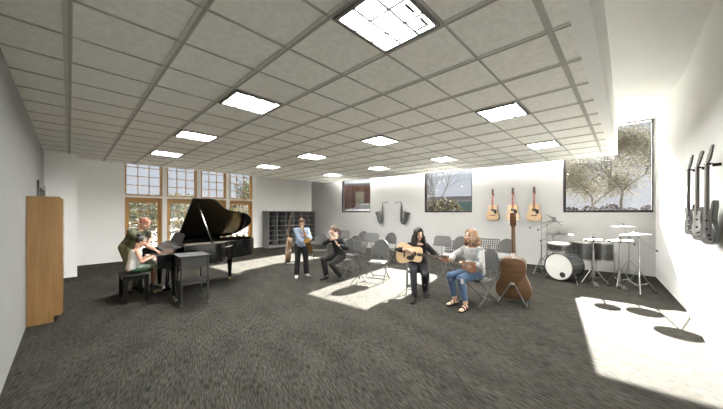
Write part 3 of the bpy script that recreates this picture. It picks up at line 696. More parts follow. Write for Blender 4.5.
# ------------------------------------------------------------------ oversized guitars on A-frame stands
def make_aframe():
    r = thing('instrument_stand', '', 'instrument stand')
    top = V((-.17, 0, .36))
    yk = MB(); yk.cyl((-.17, -.045, .36), (-.17, .045, .36), .022, n=12); yk.box((-.15, 0, .36), (.05, .05, .05)); yk.build('yoke', M_grey, r, bevel=.004)
    for sy in (-1, 1):
        l = MB(); l.bar(top+V((0, sy*.03, 0)), (-.20, sy*.215, .02), .028, .022); l.bar((-.20, sy*.215, .014), (.18, sy*.215, .014), .028, .026, up=(0, 0, 1)); lo = l.build('leg', M_grey, r, bevel=.003, smooth=0)
        c = MB(); c.tube([(.04, sy*.215, .02), (.04, sy*.17, .055), (.15, sy*.17, .06), (.165, sy*.17, .10)], .010); c.build('cradle_arm', M_rubber, lo)
    return r
bigg = make_guitar(M_spruce, M_mahog, M_mahog2)
af = make_aframe()
def place_big(o, s, base, face, lean, lg, ls, dx=.02):
    # face = heading of the soundboard (world angle); the back leans on the stand
    a = R(face); X = V((cos(a), sin(a), 0)); Z = V((0, 0, 1)); Yv = Z.cross(X)
    q = MX.Rotation(R(-lean), 4, 'Y')
    o.matrix_basis = basis(V((*base, 0))+X*dx+Z*.052, X, Yv, Z) @ q @ MX.Diagonal((1.45, 1.42, 1.50, 1))
    s.matrix_basis = basis((*base, 0), X, Yv, Z)
    tag(o, lg, 'guitar', 'oversized guitars on floor stands'); tag(s, ls, 'instrument stand', 'A-frame guitar stands')
o2 = copy_tree(bigg); s2 = copy_tree(af)
place_big(bigg, af, px(513, 4.93), atan2(1.45, 5.35)*180/pi-4, 5, 'oversized brown guitar seen from behind on a floor stand', 'grey A-frame stand under the oversized guitar near the drum kit', .10)
place_big(o2, s2, (4.80, 7.68), 152, 6, 'oversized brown guitar seen edge-on in front of the pigeonholes', 'grey A-frame stand under the guitar behind the young saxophonist', .10)

# ------------------------------------------------------------------ drum kit: each drum, cymbal stand and pedal is a thing
def drum(name, lab, cat, c, r, depth, ax, lugs=8, port=False, front=True, grp=None, seg=40):
    """c = centre of the batter end, ax = axis pointing from the batter head into the shell"""
    ax = V(ax).normalized(); t = thing(name, lab, cat, c, 0, grp)
    x, y, z = frame_of(ax)
    s = MB(); s.lathe([(r*.985, 0), (r, .004), (r, depth-.004), (r*.985, depth)], (0, 0, 0), ax, n=seg); s.build('shell', M_drum, t, smooth=40)
    for e, sg in ((0, -1), (depth, 1)):
        h = MB(); h.lathe([(r*.99, -.016), (r*1.045, -.016), (r*1.045, .016), (r*1.0, .016), (r*.99, -.016)], ax*e, ax, n=seg, closed=False); h.build('hoop', M_chrome if not port else M_drum, t, smooth=40)
        d = MB(); d.lathe([(r*.985, sg*.001), (r*.985, sg*.006), (0, sg*.007)], ax*e, ax, n=seg); d.build('drumhead', M_head, t)
    for k in range(lugs):
        a = 2*pi*(k+.5)/lugs; rd = x*cos(a)+y*sin(a); l = MB(); l.bar(rd*(r+.012)+ax*.01, rd*(r+.012)+ax*(depth-.01), .009, .009); l.bar(rd*(r+.006)+ax*(depth*.38), rd*(r+.006)+ax*(depth*.62), .022, .02); l.build('lug', M_chrome, t, smooth=0)
    return t
def tripod(mb_parent, z0, spread, rot=0, r=.009):
    for k in range(3):
        a = 2*pi*k/3+rot
        l = MB(); l.tube([(0.02*cos(a), .02*sin(a), z0), (spread*cos(a), spread*sin(a), .018)], r, n=8); l.tube([(0, 0, z0*.35), (spread*.55*cos(a), spread*.55*sin(a), z0*.47)], r*.6, n=6); lo = l.build('leg', M_chrome, mb_parent)
        f = MB(); f.ell((spread*cos(a), spread*sin(a), .017), (.032, .032, .017), n=10, h=6); f.build('rubber_foot', M_rubber, lo)
def cymbal_mesh(r, c, ax):
    m = MB(); m.lathe([(.008, .028), (.03, .026), (r*.22, .012), (r*.3, .006), (r*.7, -.006), (r, -.022), (r, -.0245), (r*.7, -.0085), (r*.3, .003), (r*.22, .009), (.008, .024)], c, ax, n=48, closed=False); return m
def cym_stand(lab, base, h, r, ax=(0, 0, 1), boom=None, rot=0, spread=.30, parts2=None, cw=True, grp='cymbal stands of the drum kit', lab2=None):
    t = thing('cymbal_stand', lab, 'cymbal stand', (*base, 0), 0, grp)
    tripod(t, .42, spread, rot)
    top = V((0, 0, h)); p = MB(); p.cyl((0, 0, .12), (0, 0, h*.55), .013, n=12); p.cyl((0, 0, h*.55), (0, 0, h), .009, n=12); p.cyl((0, 0, h*.55-.03), (0, 0, h*.55+.02), .018, n=12); p.build('pole', M_chrome, t)
    c = top
    if boom:
        a, b = V(boom[0]), V(boom[1]); bm_ = MB(); bm_.cyl(top+a, top+b, .0075, n=10); bo = bm_.build('boom_arm', M_chrome, t)
        j = MB(); j.cyl(top+V((0, -.02, 0)), top+V((0, .02, 0)), .02, n=12); j.build('tilter', M_chrome, t)
        k = MB(); k.ell(top+a, (.018, .018, .022), n=12, h=8); k.build('counterweight', M_rubber, bo)
        c = top+b
    ax = V(ax).normalized()
    f = MB(); f.cyl(c-ax*.02, c+ax*.075, .005, n=8); f.lathe([(0, .05), (.012, .05), (.012, .075), (0, .08)], c, ax, n=10); f.build('wing_nut', M_rubber, t)
    cm = cymbal_mesh(r, c+ax*.02, ax); cy_ = cm.build('cymbal', M_cym, t)
    return t
# bass drum (front head towards the class)
ba = V((.93, -.37, 0)).normalized()
bd = drum('bass_drum', 'bass drum with a white front head and small black port hole', 'drum', (7.86, 1.17, .335), .30, .44, ba, 10, True)
ph = MB(); x, y, z = frame_of(ba); pc = V((0, -.02, 0))+V((0, -1, 0))*.08+V((0, 0, -.17)); pc = pc-ba*(pc.dot(ba)); ph.lathe([(0, -.0105), (.062, -.0105), (.062, -.006), (0, -.006)], pc, ba, n=24); ph.build('port_hole', M_rubber, bd)
for sy in (-1, 1):
    sp = MB(); n_ = V((-ba.y, ba.x, 0)); sp.tube([ba*.12+n_*sy*.27+V((0, 0, -.13)), ba*.06+n_*sy*.36+V((0, 0, -.33))], .009); sp.build('spur', M_chrome, bd)
# mounted tom behind the bass drum, dark with pale head
tm = drum('tom_drum', 'shallow dark tom above the bass drum with a white head', 'drum', (8.30, 1.22, .84), .24, .14, (.12, .02, -1), 8, grp=None)
hl = MB(); hl.tube([(.02, 0, -.12), (.02, .0, -.16), (-.0, -.03, -.175)], .012); hl.build('mount', M_chrome, tm)
# two deep floor toms side by side
fa = drum('floor_tom', 'dark floor tom with chrome lugs beside the bass drum', 'drum', (*px(581.5, 6.95), .855), .225, .41, (0, 0, -1), 8, grp='floor toms of the drum kit')
fb_ = drum('floor_tom', 'dark floor tom with chrome lugs behind the pedal hi-hat', 'drum', (*px(600.8, 6.9), .85), .24, .41, (0, 0, -1), 8, grp='floor toms of the drum kit')
for t, r_, zt in ((fa, .225, .855), (fb_, .24, .85)):
    for k in range(3):
        a = 2*pi*k/3+.4; l = MB(); l.tube([((r_+.02)*cos(a), (r_+.02)*sin(a), -.2), ((r_+.02)*cos(a), (r_+.02)*sin(a), -zt+.08), ((r_+.05)*cos(a), (r_+.05)*sin(a), -zt+.015)], .008); lo = l.build('leg', M_chrome, t)
        f = MB(); f.ell(((r_+.05)*cos(a), (r_+.05)*sin(a), -zt+.016), (.018, .018, .016), n=8, h=6); f.build('rubber_foot', M_rubber, lo)
# hi-hat in front
def hihat(lab, base, h, r, rot=0):
    t = thing('hi_hat', lab, 'hi-hat', (*base, 0), 0, 'hi-hats of the drum kit')
    tripod(t, .36, .28, rot)
    p = MB(); p.cyl((0, 0, .03), (0, 0, h-.03), .014, n=12); p.cyl((0, 0, h-.03), (0, 0, h+.13), .005, n=8); p.cyl((0, 0, .52), (0, 0, .58), .02, n=12); p.cyl((0, 0, h-.06), (0, 0, h-.035), .022, n=12); p.build('pole', M_chrome, t)
    cymbal_mesh(r, (0, 0, h), (0, 0, 1)).build('cymbal', M_cym, t); cymbal_mesh(r, (0, 0, h-.02), (0, 0, -1)).build('cymbal', M_cym, t)
    n = MB(); n.cyl((0, 0, h+.03), (0, 0, h+.07), .014, n=12); n.build('clutch', M_rubber, t)
    pd = MB(); a = pi+.25; d = V((cos(a), sin(a), 0)); pd.bar(d*.05+V((0, 0, .04)), d*.30+V((0, 0, .035)), .085, .012, up=(0, 0, 1)); pd.bar(d*.28+V((0, 0, .012)), d*.34+V((0, 0, .012)), .09, .02); pd.build('pedal', M_chrome, t, bevel=.002)
    return t
hihat('small hi-hat on a chrome pedal stand in front of the floor toms', px(593, 6.30), .985, .17, .3)
hihat('taller hi-hat on a chrome pedal stand just right of the floor toms', px(619.7, 6.05), .99, .215, .9)
cym_stand('cymbal stand with a raised boom and long counterweight arm, behind the taller hi-hat', px(629, 6.85), 1.02, .26, (.05, .02, 1), ((.16, -.10, -.22), (-.10, .10, .23)), .2)
cym_stand('cymbal stand with a boom sloping down to the right wall', px(638.9, 5.55), 1.10, .23, (.03, .06, 1), ((.30, -.26, -.27), (-.06, .05, .06)), 1.1)
# left group: one tilted crash, two flat cymbals
cym_stand('cymbal stand with a steeply tilted crash cymbal, left of the bass drum', px(541.5, 7.25), 1.36, .25, (.10, -.62, .75), ((-.20, .22, -.16), (.24, -.22, .06)), .6)
cym_stand('cymbal stand with a flat cymbal at the top, left of the bass drum', px(547, 7.8), 1.26, .27, (.02, .03, 1), ((-.20, .18, -.15), (.14, -.13, .07)), .1)
cym_stand('lower cymbal stand with a wide flat ride cymbal over the bass drum', px(553, 7.2), .985, .31, (.03, .03, 1), ((-.18, .24, -.12), (.10, -.11, .05)), 1.4)
# bass-drum pedal
bp_ = thing('drum_pedal', 'chrome kick pedal on the carpet behind the bass drum', 'drum pedal', (8.52, .92, 0), R(158))
mb = MB(); mb.bar((0, 0, .03), (.26, 0, .05), .08, .012); mb.box((.0, 0, .012), (.07, .12, .02)); mb.build('footboard', M_chrome, bp_, bevel=.002)
# ------------------------------------------------------------------ people
def remesh(o, vox, smooth=2, fac=.5):
    m = o.modifiers.new('r', 'REMESH'); m.mode = 'VOXEL'; m.voxel_size = vox; m.use_smooth_shade = True
    s = o.modifiers.new('s', 'SMOOTH'); s.factor = fac; s.iterations = smooth
    dg = bpy.context.evaluated_depsgraph_get(); dg.update()
    me = bpy.data.meshes.new_from_object(o.evaluated_get(dg)); old = o.data; mats = [x for x in old.materials]
    o.modifiers.clear(); o.data = me
    me.materials.clear()
    for x in mats: me.materials.append(x)
    me.polygons.foreach_set('material_index', [0]*len(me.polygons)); me.polygons.foreach_set('use_smooth', [True]*len(me.polygons))
    me.update(); return o

def ik(a, b, l1, l2, pole):
    a, b, pole = V(a), V(b), V(pole); d = b-a; L = d.length
    if L > (l1+l2)*.995: b = a+d*((l1+l2)*.995/L); d = b-a; L = d.length
    u = d/L; x = (l1*l1-l2*l2+L*L)/(2*L); h = sqrt(max(0, l1*l1-x*x)); p = pole-a; p = p-u*p.dot(u); p.normalize()
    return a+u*x+p*h, b

def skin(name, c): 
    m = mat(name, c, .55, var=.05, scale=30); m.node_tree.nodes['Principled BSDF'].inputs['Subsurface Weight'].default_value = .0
    return m
M_skin = skin('light_skin', (.56, .36, .26)); M_skin2 = skin('rosy_skin', (.50, .28, .20))
M_eyew = mat('eye_white', (.72, .70, .66), .3, var=.02); M_iris = mat('dark_iris', (.03, .02, .015), .2, var=.1)
M_lip = mat('lip', (.42, .16, .13), .5, var=.05); M_brow = mat('eyebrow', (.20, .115, .075), .8, var=.1)

class Person:
    """Local frame: x forward, y to the person's left, z up; origin on the floor below the pelvis."""
    def __init__(s, name_label, base, heading, k, pelvis, chest, head, head_dir, wrists, elbows, hands, knees, ankles, toes, skinm, female=True, pyaw=0, cyaw=0, curl=.5, hscale=1.0, bare_feet=False, width=1.0):
        s.k = k; s.tw = width; K = k
        s.pel, s.chest, s.head = V(pelvis), V(chest), V(head)
        s.base, s.heading = base, heading
        py, cyw = R(pyaw), R(cyaw)
        s.pl = V((-sin(py), cos(py), 0)); s.cl = V((-sin(cyw), cos(cyw), 0))
        up = (s.chest-s.pel).normalized(); s.up = up
        sw = (.165 if female else .185)*K*width; hw = .088*K
        s.sh = {1: s.chest-up*(.040*K)+s.cl*sw*.97, -1: s.chest-up*(.040*K)-s.cl*sw*.97}; s.hip = {1: s.pel+s.pl*hw, -1: s.pel-s.pl*hw}
        la, lf, lt, ls = .285*K, .25*K, .43*K, .42*K
        s.el, s.wr, s.kn, s.an = {}, {}, {}, {}
        for q in (1, -1):
            s.el[q], s.wr[q] = ik(s.sh[q], wrists[q], la, lf, elbows[q])
            s.kn[q], s.an[q] = ik(s.hip[q], ankles[q], lt, ls, knees[q])
        s.female = female; s.hands = hands; s.toes = {q: V(toes[q]).normalized() for q in toes}
        # head frame
        yw, pt, rl = [R(a) for a in head_dir]
        Fh = V((cos(yw)*cos(pt), sin(yw)*cos(pt), sin(pt))); Lh = V((-sin(yw), cos(yw), 0)); Uh = Fh.cross(Lh)
        Lh, Uh = Lh*cos(rl)+Uh*sin(rl), Uh*cos(rl)-Lh*sin(rl)
        s.HF = (Fh, Lh, Uh); s.hs = hscale
        mb = MB(); s.torso(mb, 0, -.18, 1.06); s.arms(mb, 0); s.legs(mb, 0)
        hp = s.hpt
        mb.capsule(s.chest+up*.005, hp(-.02, 0, -.07), .058*K, .050*K)
        H = hscale
        E = lambda c, r: mb.ell(hp(*c), tuple(x*H for x in r), s.HF, 18, 12)
        E((-.012, 0, .028), (.094, .074, .084)); E((.022, 0, -.035), (.066, .058, .076)); E((.058, 0, -.088), (.026, .026, .02))
        E((.070, 0, .028), (.020, .050, .013)); E((.066, .030, -.010), (.018, .020, .010)); E((.066, -.030, -.010), (.018, .020, .010)); E((.055, .034, -.022), (.026, .022, .022)); E((.055, -.034, -.022), (.026, .022, .022))
        E((.078, 0, -.056), (.014, .022, .012)); E((-.005, .074, -.012), (.018, .010, .031)); E((-.005, -.074, -.012), (.018, .010, .031))
        mb.capsule(hp(.084, 0, .016), hp(.100, 0, -.024), .009*H, .0145*H, 10)
        for q in (1, -1): s.hand(mb, q, curl); s.foot(mb, q)
        o = mb.build('person', skinm, None, smooth=0); remesh(o, .0058, 2, .45)
        # lips and brows painted by place
        me = o.data; me.materials.append(M_lip); me.materials.append(M_brow)
        for p in me.polygons:
            d = p.center-s.head
            x, y, z = d.dot(Fh)/H, d.dot(Lh)/H, d.dot(Uh)/H
            if x > .05 and abs(y) < .024 and abs(z+.056) < .008: p.material_index = 1
            if x > .05 and abs(abs(y)-.033) < .019 and abs(z-.030) < .0045: p.material_index = 2
        for q in (1, -1):
            e = MB(); c = hp(.0715, q*.030, .006); e.ell(c, (.0125*H, .0125*H, .0085*H), s.HF, 16, 12); e.mi(1).ell(c+Fh*.0078*H, (.0056*H, .0062*H, .0068*H), s.HF, 10, 8); e.build('eye', [M_eyew, M_iris], o)
        o.location = (*base, 0); o.rotation_euler = (0, 0, R(heading))
        s.o = tag(o, name_label, 'person')
    def hpt(s, x, y, z): return s.head+(s.HF[0]*x+s.HF[1]*y+s.HF[2]*z)*s.hs
    def torso(s, mb, inf, t0, t1, mats=None):
        K = s.k*s.tw; fem = s.female
        prof = [(-.18, .09, .085), (-.08, .150, .115), (0, .168, .122), (.12, .165, .118), (.28, .148, .105), (.45, .130 if fem else .145, .098), (.62, .142 if fem else .158, .112 if fem else .112), (.78, .152 if fem else .172, .115), (.9, .160 if fem else .18, .10), (1.0, .135 if fem else .15, .075), (1.06, .07, .058)]
        def at(t):
            for a, b in zip(prof, prof[1:]):
                if a[0] <= t <= b[0]: u = (t-a[0])/(b[0]-a[0]); return a[1]+(b[1]-a[1])*u, a[2]+(b[2]-a[2])*u
            return prof[-1][1:]
        ts = [t0]+[p[0] for p in prof if t0 < p[0] < t1]+[t1]; rings = []
        for t in ts:
            u = min(1, max(0, t)); L = (s.pl*(1-u)+s.cl*u).normalized(); Fd = L.cross(V((0, 0, 1))); Fd = (Fd-s.up*Fd.dot(s.up)).normalized()
            c = s.pel+(s.chest-s.pel)*t+Fd*(.02*K*sin(pi*u)*(-.6)); a, b = at(t); a, b = a*K+inf, b*K+inf
            rings.append([c+L*(a*math.copysign(abs(cos(q))**.85, cos(q)))+Fd*(b*math.copysign(abs(sin(q))**.85, sin(q))) for q in [2*pi*k/24 for k in range(24)]])
        mb.loft(rings)
    def arms(s, mb, inf, upto=2.0, sides=(1, -1)):
        K = s.k*(1 if s.female else 1.05)
        for q in sides:
            r = [.052*K+inf, .043*K+inf, .039*K+inf, .027*K+inf]
            mb.capsule(s.chest+s.cl*(q*.07*K)-s.up*.01*K, s.sh[q], .040*K+inf*.6, r[0]*.98)
            if upto <= 1: mb.capsule(s.sh[q], s.sh[q], r[0], r[0]); mb.cyl(s.sh[q], s.sh[q].lerp(s.el[q], upto), r[0], r[0]*.98, n=14)
            else:
                mb.capsule(s.sh[q], s.el[q], r[0], r[1])
                mb.capsule(s.el[q], s.el[q].lerp(s.wr[q], .35), r[1], r[2]*1.04)
                e = s.el[q].lerp(s.wr[q], upto-1); m = s.el[q].lerp(s.wr[q], .3*(upto-1)); mb.cyl(m, e, r[2], r[2]+(r[3]-r[2])*(upto-1), n=14)
    def legs(s, mb, inf, upto=2.0, flare=0.0):
        K = s.k*(1 if s.female else 1.05)
        for q in (1, -1):
            r = [.088*K+inf, .056*K+inf, .052*K+inf, .036*K+inf]
            mb.capsule(s.hip[q], s.hip[q].lerp(s.kn[q], min(1, upto)), r[0], r[0]+(r[1]-r[0])*min(1, upto))
            if upto > 1:
                sh = s.an[q]-s.kn[q]; back = (V((0, 0, 1)).cross(s.pl)).normalized()
                mb.capsule(s.kn[q], s.kn[q]+sh*.35, r[1], r[2]); e = s.kn[q]+sh*(upto-1); mb.cyl(s.kn[q]+sh*.3, e, r[2]*1.02+flare*.3, r[2]+(r[3]-r[2])*(upto-1)+flare, n=16)
                if inf == 0: mb.ell(s.kn[q]+sh*.3+back*(.012*K), (.05*K, .048*K, .10*K))
    def foot(s, mb, q, inf=0.0, sole=0.0):
        K = s.k; a = s.an[q]; t = s.toes[q]; flat = V((t.x, t.y, 0)).normalized() if abs(t.z) < .9 else V((1, 0, 0)); sd = V((0, 0, 1)).cross(flat)
        dn = (t.cross(sd)).normalized(); dn = dn if dn.z < 0 else -dn
        P = lambda f, h: a+t*f*K+dn*(h*K)
        rows = [(-.055, .052, .028, .022), (-.03, .042, .034, .036), (.03, .036, .036, .042), (.09, .050, .042, .030), (.15, .062, .042, .018), (.185, .066, .030, .012)]
        rings = []
        for f, h, w_, hh in rows:
            c = P(f, h); rings.append([c+sd*((w_*K+inf)*cos(2*pi*k/14))-dn*((hh*K+inf)*sin(2*pi*k/14)) for k in range(14)])
        mb.loft(rings)
    def hand(s, mb, q, curl):
        K = s.k*.93; D, N = [V(x).normalized() for x in s.hands[q][:2]]; c_ = s.hands[q][2] if len(s.hands[q]) > 2 else curl
        N = (N-D*N.dot(D)).normalized(); Sd = D.cross(N) if q < 0 else N.cross(D)      # towards the thumb
        w_ = s.wr[q]; rings = []
        for f, a, b in ((-.015, .024, .019), (.02, .032, .017), (.055, .040, .0155), (.085, .039, .013)):
            rings.append([w_+D*f*K+Sd*(a*K*cos(2*pi*k/12))+N*(b*K*sin(2*pi*k/12)) for k in range(12)])
        mb.loft(rings)
        for i, ln in enumerate((.070, .078, .073, .058)):
            p = w_+D*(.078*K)+Sd*((.029-.0195*i)*K); d = D.copy(); r = (.0088-.0006*i)*max(K, .8)
            for j in range(3):
                ang = c_*(.9+.15*i)*(.7 if j == 0 else 1.0); d = (d*cos(ang)+N*sin(ang)) if j == 0 else d
                if j: nn = (N*1.0-d*N.dot(d)); nn = nn.normalized() if nn.length > .05 else -D; d = (d*cos(ang)+nn*sin(ang)).normalized()
                e = p+d*(ln*K*(.44, .31, .25)[j]); mb.capsule(p, e, r, r*.9, 8, 2); p = e; r *= .92
        p = w_+D*(.022*K)+Sd*(.026*K); d = (D*.55+Sd*.75+N*.25).normalized(); r = .0105*max(K, .8)
        for j, ln in enumerate((.042, .033, .026)):
            e = p+d*ln*K; mb.capsule(p, e, r, r*.9, 8, 2); p = e; r *= .92; d = (d+D*.45+N*.25*c_).normalized()
    # ---- garments: closed surfaces just outside the body, children of the person
    def wear(s, name, mats, parts, vox=.009, sm=3, label=None):
        mb = MB()
        for fn in parts: fn(mb)
        o = mb.build(name, mats, s.o, smooth=0); remesh(o, vox, sm); 
        if label: o['label'] = label
        return o
    def shoe(s, name, m, high=0.0, inf=.008, label=None):
        for q in (1, -1):
            mb = MB(); s.foot(mb, q, inf)
            if high: mb.cyl(s.an[q]-(s.an[q]-s.kn[q])*0, s.an[q].lerp(s.kn[q], high), .042*s.k, .052*s.k, n=16); mb.ell(s.an[q], (.044*s.k,)*3)
            o = mb.build(name, m, s.o, smooth=0); remesh(o, .006, 2)
            if label: o['label'] = label
    def soles(s, name, m):
        for q in (1, -1):
            K = s.k; a = s.an[q]; t = s.toes[q]; sd = V((0, 0, 1)).cross(V((t.x, t.y, 0)).normalized()); dn = (t.cross(sd)).normalized(); dn = dn if dn.z < 0 else -dn
            out = [(-.07, .026), (-.055, .036), (.0, .038), (.06, .041), (.12, .047), (.165, .044), (.195, .030), (.205, 0)]
            poly = out+[(f, -w_) for f, w_ in out[-2::-1]]
            mb = MB(); rings = [[a+t*f*K+sd*w_*K+dn*h*K for f, w_ in poly] for h in (.070, .088)]; mb.loft(rings); mb.build(name, m, s.o)
    def hair_cap(s, mb, grow=1.06, front=.030, low=-.05, back=.0):
        """Shell over the skull: open at the face."""
        F, L, U = s.HF; H = s.hs
        rings = []; n = 26
        for i in range(11):
            ph = pi/2-i/10*(pi*.78)
            ring = []
            for k in range(n):
                a = 2*pi*k/n; x, y, z = cos(ph)*cos(a), cos(ph)*sin(a), sin(ph)
                zl = low+(front-low)*max(0, min(1, (cos(a)-.05)*2.2)) ; zz = .028+.088*z*grow
                p = (-.014+(.100*grow+back*max(0, -cos(a)))*x, .081*grow*y, zz)
                if p[2] < zl: 
                    f = .90; p = (p[0]*f if cos(a) < .2 else min(p[0], .074), p[1]*.93, zl)
                ring.append(s.hpt(*p))
            rings.append(ring)
        mb.loft(rings)

def strands(s, mb, n, length, spread, r=.011, seed=1, a0=70, a1=290, wave=.012, crown=False, out=1.0):
    rnd = random.Random(seed)
    for i in range(n):
        a = R(a0+(a1-a0)*(i+rnd.random()*.8)/n); top = rnd.uniform(.02, .10)
        e = sqrt(max(0, 1-((top-.028)/.095)**2)); pts = []; Ln = length*rnd.uniform(.82, 1.05)
        p = s.hpt(-.014+.102*cos(a)*e, .083*sin(a)*e, top)
        q = s.hpt(-.014+.106*cos(a)*out, .090*sin(a)*out, -.02); ph = rnd.uniform(0, 6)
        dirv = (q-s.head); dirv.z = 0; dirv = dirv.normalized() if dirv.length > .01 else V((-1, 0, 0)); tv = V((-dirv.y, dirv.x, 0))
        pts = [p, q]
        if crown:
            sg = 1 if sin(a) >= 0 else -1; xs = .072*cos(a)+rnd.uniform(-.006, .006); S_ = lambda x, y: .028+.096*sqrt(max(0, 1-(x/.106)**2-(y/.089)**2))
            pts = []
            for u in (0, .25, .5, .72, .9):
                x = xs*(1-u)+.100*cos(a)*u; y = sg*.004*(1-u)+.084*sin(a)*(u**.8); pts.append(s.hpt(-.014+x, y, S_(x, y)))
            pts.append(q)
        n0 = len(pts)
        m = 9
        for k in range(1, m+1):
            t = k/m; c = q+V((0, 0, -Ln*t))+dirv*(spread*sin(t*2.2)+wave*sin(ph+t*9))+tv*(wave*cos(ph*1.7+t*8)); pts.append(c)
        mb.tube(pts, [r*.8]*(n0-1)+[r]+[r*(1.05-.75*(k/m)**2) for k in range(1, m+1)], 6)

def cloth(name, c, **k): return mat(name, c, k.pop('rough', .85), var=k.pop('var', .1), bump=k.pop('bump', .15), scale=k.pop('scale', 35), **k)
M_hairdk = mat('dark_brown_hair', (.014, .008, .0055), .5, spec=.3, var=.35, scale=14, stretch=(1, 1, .2)); M_hairlt = mat('light_brown_hair', (.17, .095, .045), .5, var=.4, scale=14, stretch=(1, 1, .2))
M_hairbr = mat('brown_hair', (.075, .036, .022), .5, var=.3, scale=14, stretch=(1, 1, .3)); M_hairred = mat('short_ginger_hair', (.30, .11, .07), .7, var=.2, scale=60)
M_blackcloth = cloth('black_cloth', (.006, .006, .007)); M_blackdenim = cloth('black_denim', (.006, .0065, .010)); M_boot = mat('dark_leather', (.008, .0055, .0045), .55, var=.2, spec=.2)
M_sneak = mat('black_white_sneaker', (.02, .02, .02), .6, col2=(.55, .55, .55), scale=9)

# --- guitarist in black
P = Person('seated person in black with long dark hair strumming an acoustic guitar', (4.78, 3.02), -147, 1.0, (0, 0, .545), (.09, 0, .99), (.15, .015, 1.175), (22, -18, 6),
    {1: (.25, .44, .735), -1: (.395, -.175, .905)}, {1: (.10, .55, .60), -1: (.0, -.75, .85)}, {1: ((-.05, .85, .35), (.3, -.5, .8), .75), -1: ((-.12, .80, -.52), (-.9, -.2, -.3), .5)},
    {1: (.9, .12, .9), -1: (.9, -.1, .95)}, {1: (.16, .13, .10), -1: (.56, -.065, .09)}, {1: (.93, .15, -.25), -1: (.97, -.2, -.04)}, M_skin, cyaw=4)
P.wear('cardigan', cloth('black_knit', (.006, .006, .0065), scale=60), [lambda m: P.torso(m, .014, -.30, .99), lambda m: P.arms(m, .012, 1.55)])
P.wear('jeans', M_blackdenim, [lambda m: P.torso(m, .010, -.18, .12), lambda m: P.legs(m, .010, 1.9)])
P.shoe('boot', M_boot, .36)
h = MB(); P.hair_cap(h, .99, .085, -.08, .012); strands(P, h, 74, .30, .035, .0125, 3, 42, 318, .016, True); h.build('hair', M_hairdk, P.o, smooth=60)
guitarist = P
# --- ukulele player
P2 = Person('seated person in a pale grey sweater and ripped jeans playing a ukulele', (4.88, 1.93), 155, 1.0, (0, 0, .545), (.045, 0, 1.0), (.09, 0, 1.19), (-14, -8, 0),
    {1: (.285, .09, .765), -1: (.46, -.075, .775)}, {1: (-.15, .55, .7), -1: (.1, -.7, .75)}, {1: ((.75, -.55, -.15), (-.15, -.3, -.9), .5), -1: ((.6, .75, .12), (-.2, .5, .8), .7)},
    {1: (.9, .15, .9), -1: (.9, -.15, .9)}, {1: (.35, .17, .10), -1: (.325, -.12, .10)}, {1: (.88, .34, -.06), -1: (.97, .1, -.06)}, M_skin)
M_sweat = mat('grey_patterned_sweater', (.30, .30, .29), .9, col2=(.12, .13, .14), scale=8, bump=.1)
M_sweat.node_tree.nodes['Color Ramp'].color_ramp.elements[0].position = .56; M_sweat.node_tree.nodes['Color Ramp'].color_ramp.elements[1].position = .62
P2.wear('sweater', M_sweat, [lambda m: P2.torso(m, .020, -.12, .99), lambda m: P2.arms(m, .017, 1.97)])
M_jean = mat('ripped_blue_denim', (.055, .095, .165), .85, col2=(.045, .08, .15), scale=8, bump=.1)
jr = M_jean.node_tree; rp_ = jr.nodes['Color Ramp'].color_ramp; rp_.elements[0].position = .3; rp_.elements[1].position = .66
e_ = rp_.elements.new(.70); e_.color = (.42, .38, .36, 1)
P2.wear('jeans', M_jean, [lambda m: P2.torso(m, .012, -.18, .10), lambda m: P2.legs(m, .012, 1.86)])
P2.soles('sandal', M_boot)
for q in (1, -1):
    st = MB(); a, t = P2.an[q], P2.toes[q]; sd = V((0, 0, 1)).cross(V((t.x, t.y, 0)).normalized())
    for f, z in ((.12, .035), (.055, .022)):
        c = a+t*f; st.tube([c+sd*(.046*cos(u))+V((0, 0, -.065+(.070-z+.012)*sin(u))) for u in [pi*k/10 for k in range(11)]], .011, 6, sq=.4)
    st.tube([a+t*(-.01)+sd*.04*cos(u)+V((0, 0, -.05+.055*sin(u))) for u in [pi*k/8 for k in range(9)]], .007, 6)
    st.build('sandal_strap', M_boot, P2.o)
h = MB(); P2.hair_cap(h, .99, .085, -.09, .012); strands(P2, h, 70, .17, .03, .0125, 5, 46, 314, .015, True); h.build('hair', M_hairlt, P2.o, smooth=60)
# --- flautist
P3 = Person('seated person in black with tied-back brown hair playing a flute', (4.57, 5.10), 180, .96, (0, 0, .535), (.10, 0, .98), (.145, -.07, 1.165), (-38, -8, -4),
    {1: (.33, .33, .845), -1: (.33, .06, .965)}, {1: (.25, .6, .6), -1: (.15, -.6, .75)}, {1: ((.2, -.55, .35), (-.6, .2, .5), .55), -1: ((.35, .75, .25), (-.7, .2, .2), .55)},
    {1: (.9, .05, .9), -1: (.9, -.2, .9)}, {1: (.13, .21, .09), -1: (.32, -.12, .09)}, {1: (.96, .25, -.12), -1: (.98, -.1, -.05)}, M_skin)
P3.wear('jumper', cloth('black_jumper', (.006, .006, .0065)), [lambda m: P3.torso(m, .018, -.16, 1.0), lambda m: P3.arms(m, .018, 1.94)])
P3.wear('trousers', cloth('black_trousers', (.0065, .006, .006)), [lambda m: P3.torso(m, .012, -.18, .1), lambda m: P3.legs(m, .016, 1.95, .016)])
P3.shoe('shoe', M_rubber)
h = MB(); P3.hair_cap(h, 1.04, .070, -.05); h.capsule(P3.hpt(-.10, 0, .02), P3.hpt(-.14, 0, -.03), .03, .032); h.tube([P3.hpt(-.13, 0, 0), P3.hpt(-.16, 0, -.06), P3.hpt(-.15, 0, -.13), P3.hpt(-.13, 0, -.19)], [.022, .030, .026, .008], 10); h.build('hair', M_hairbr, P3.o, smooth=60)
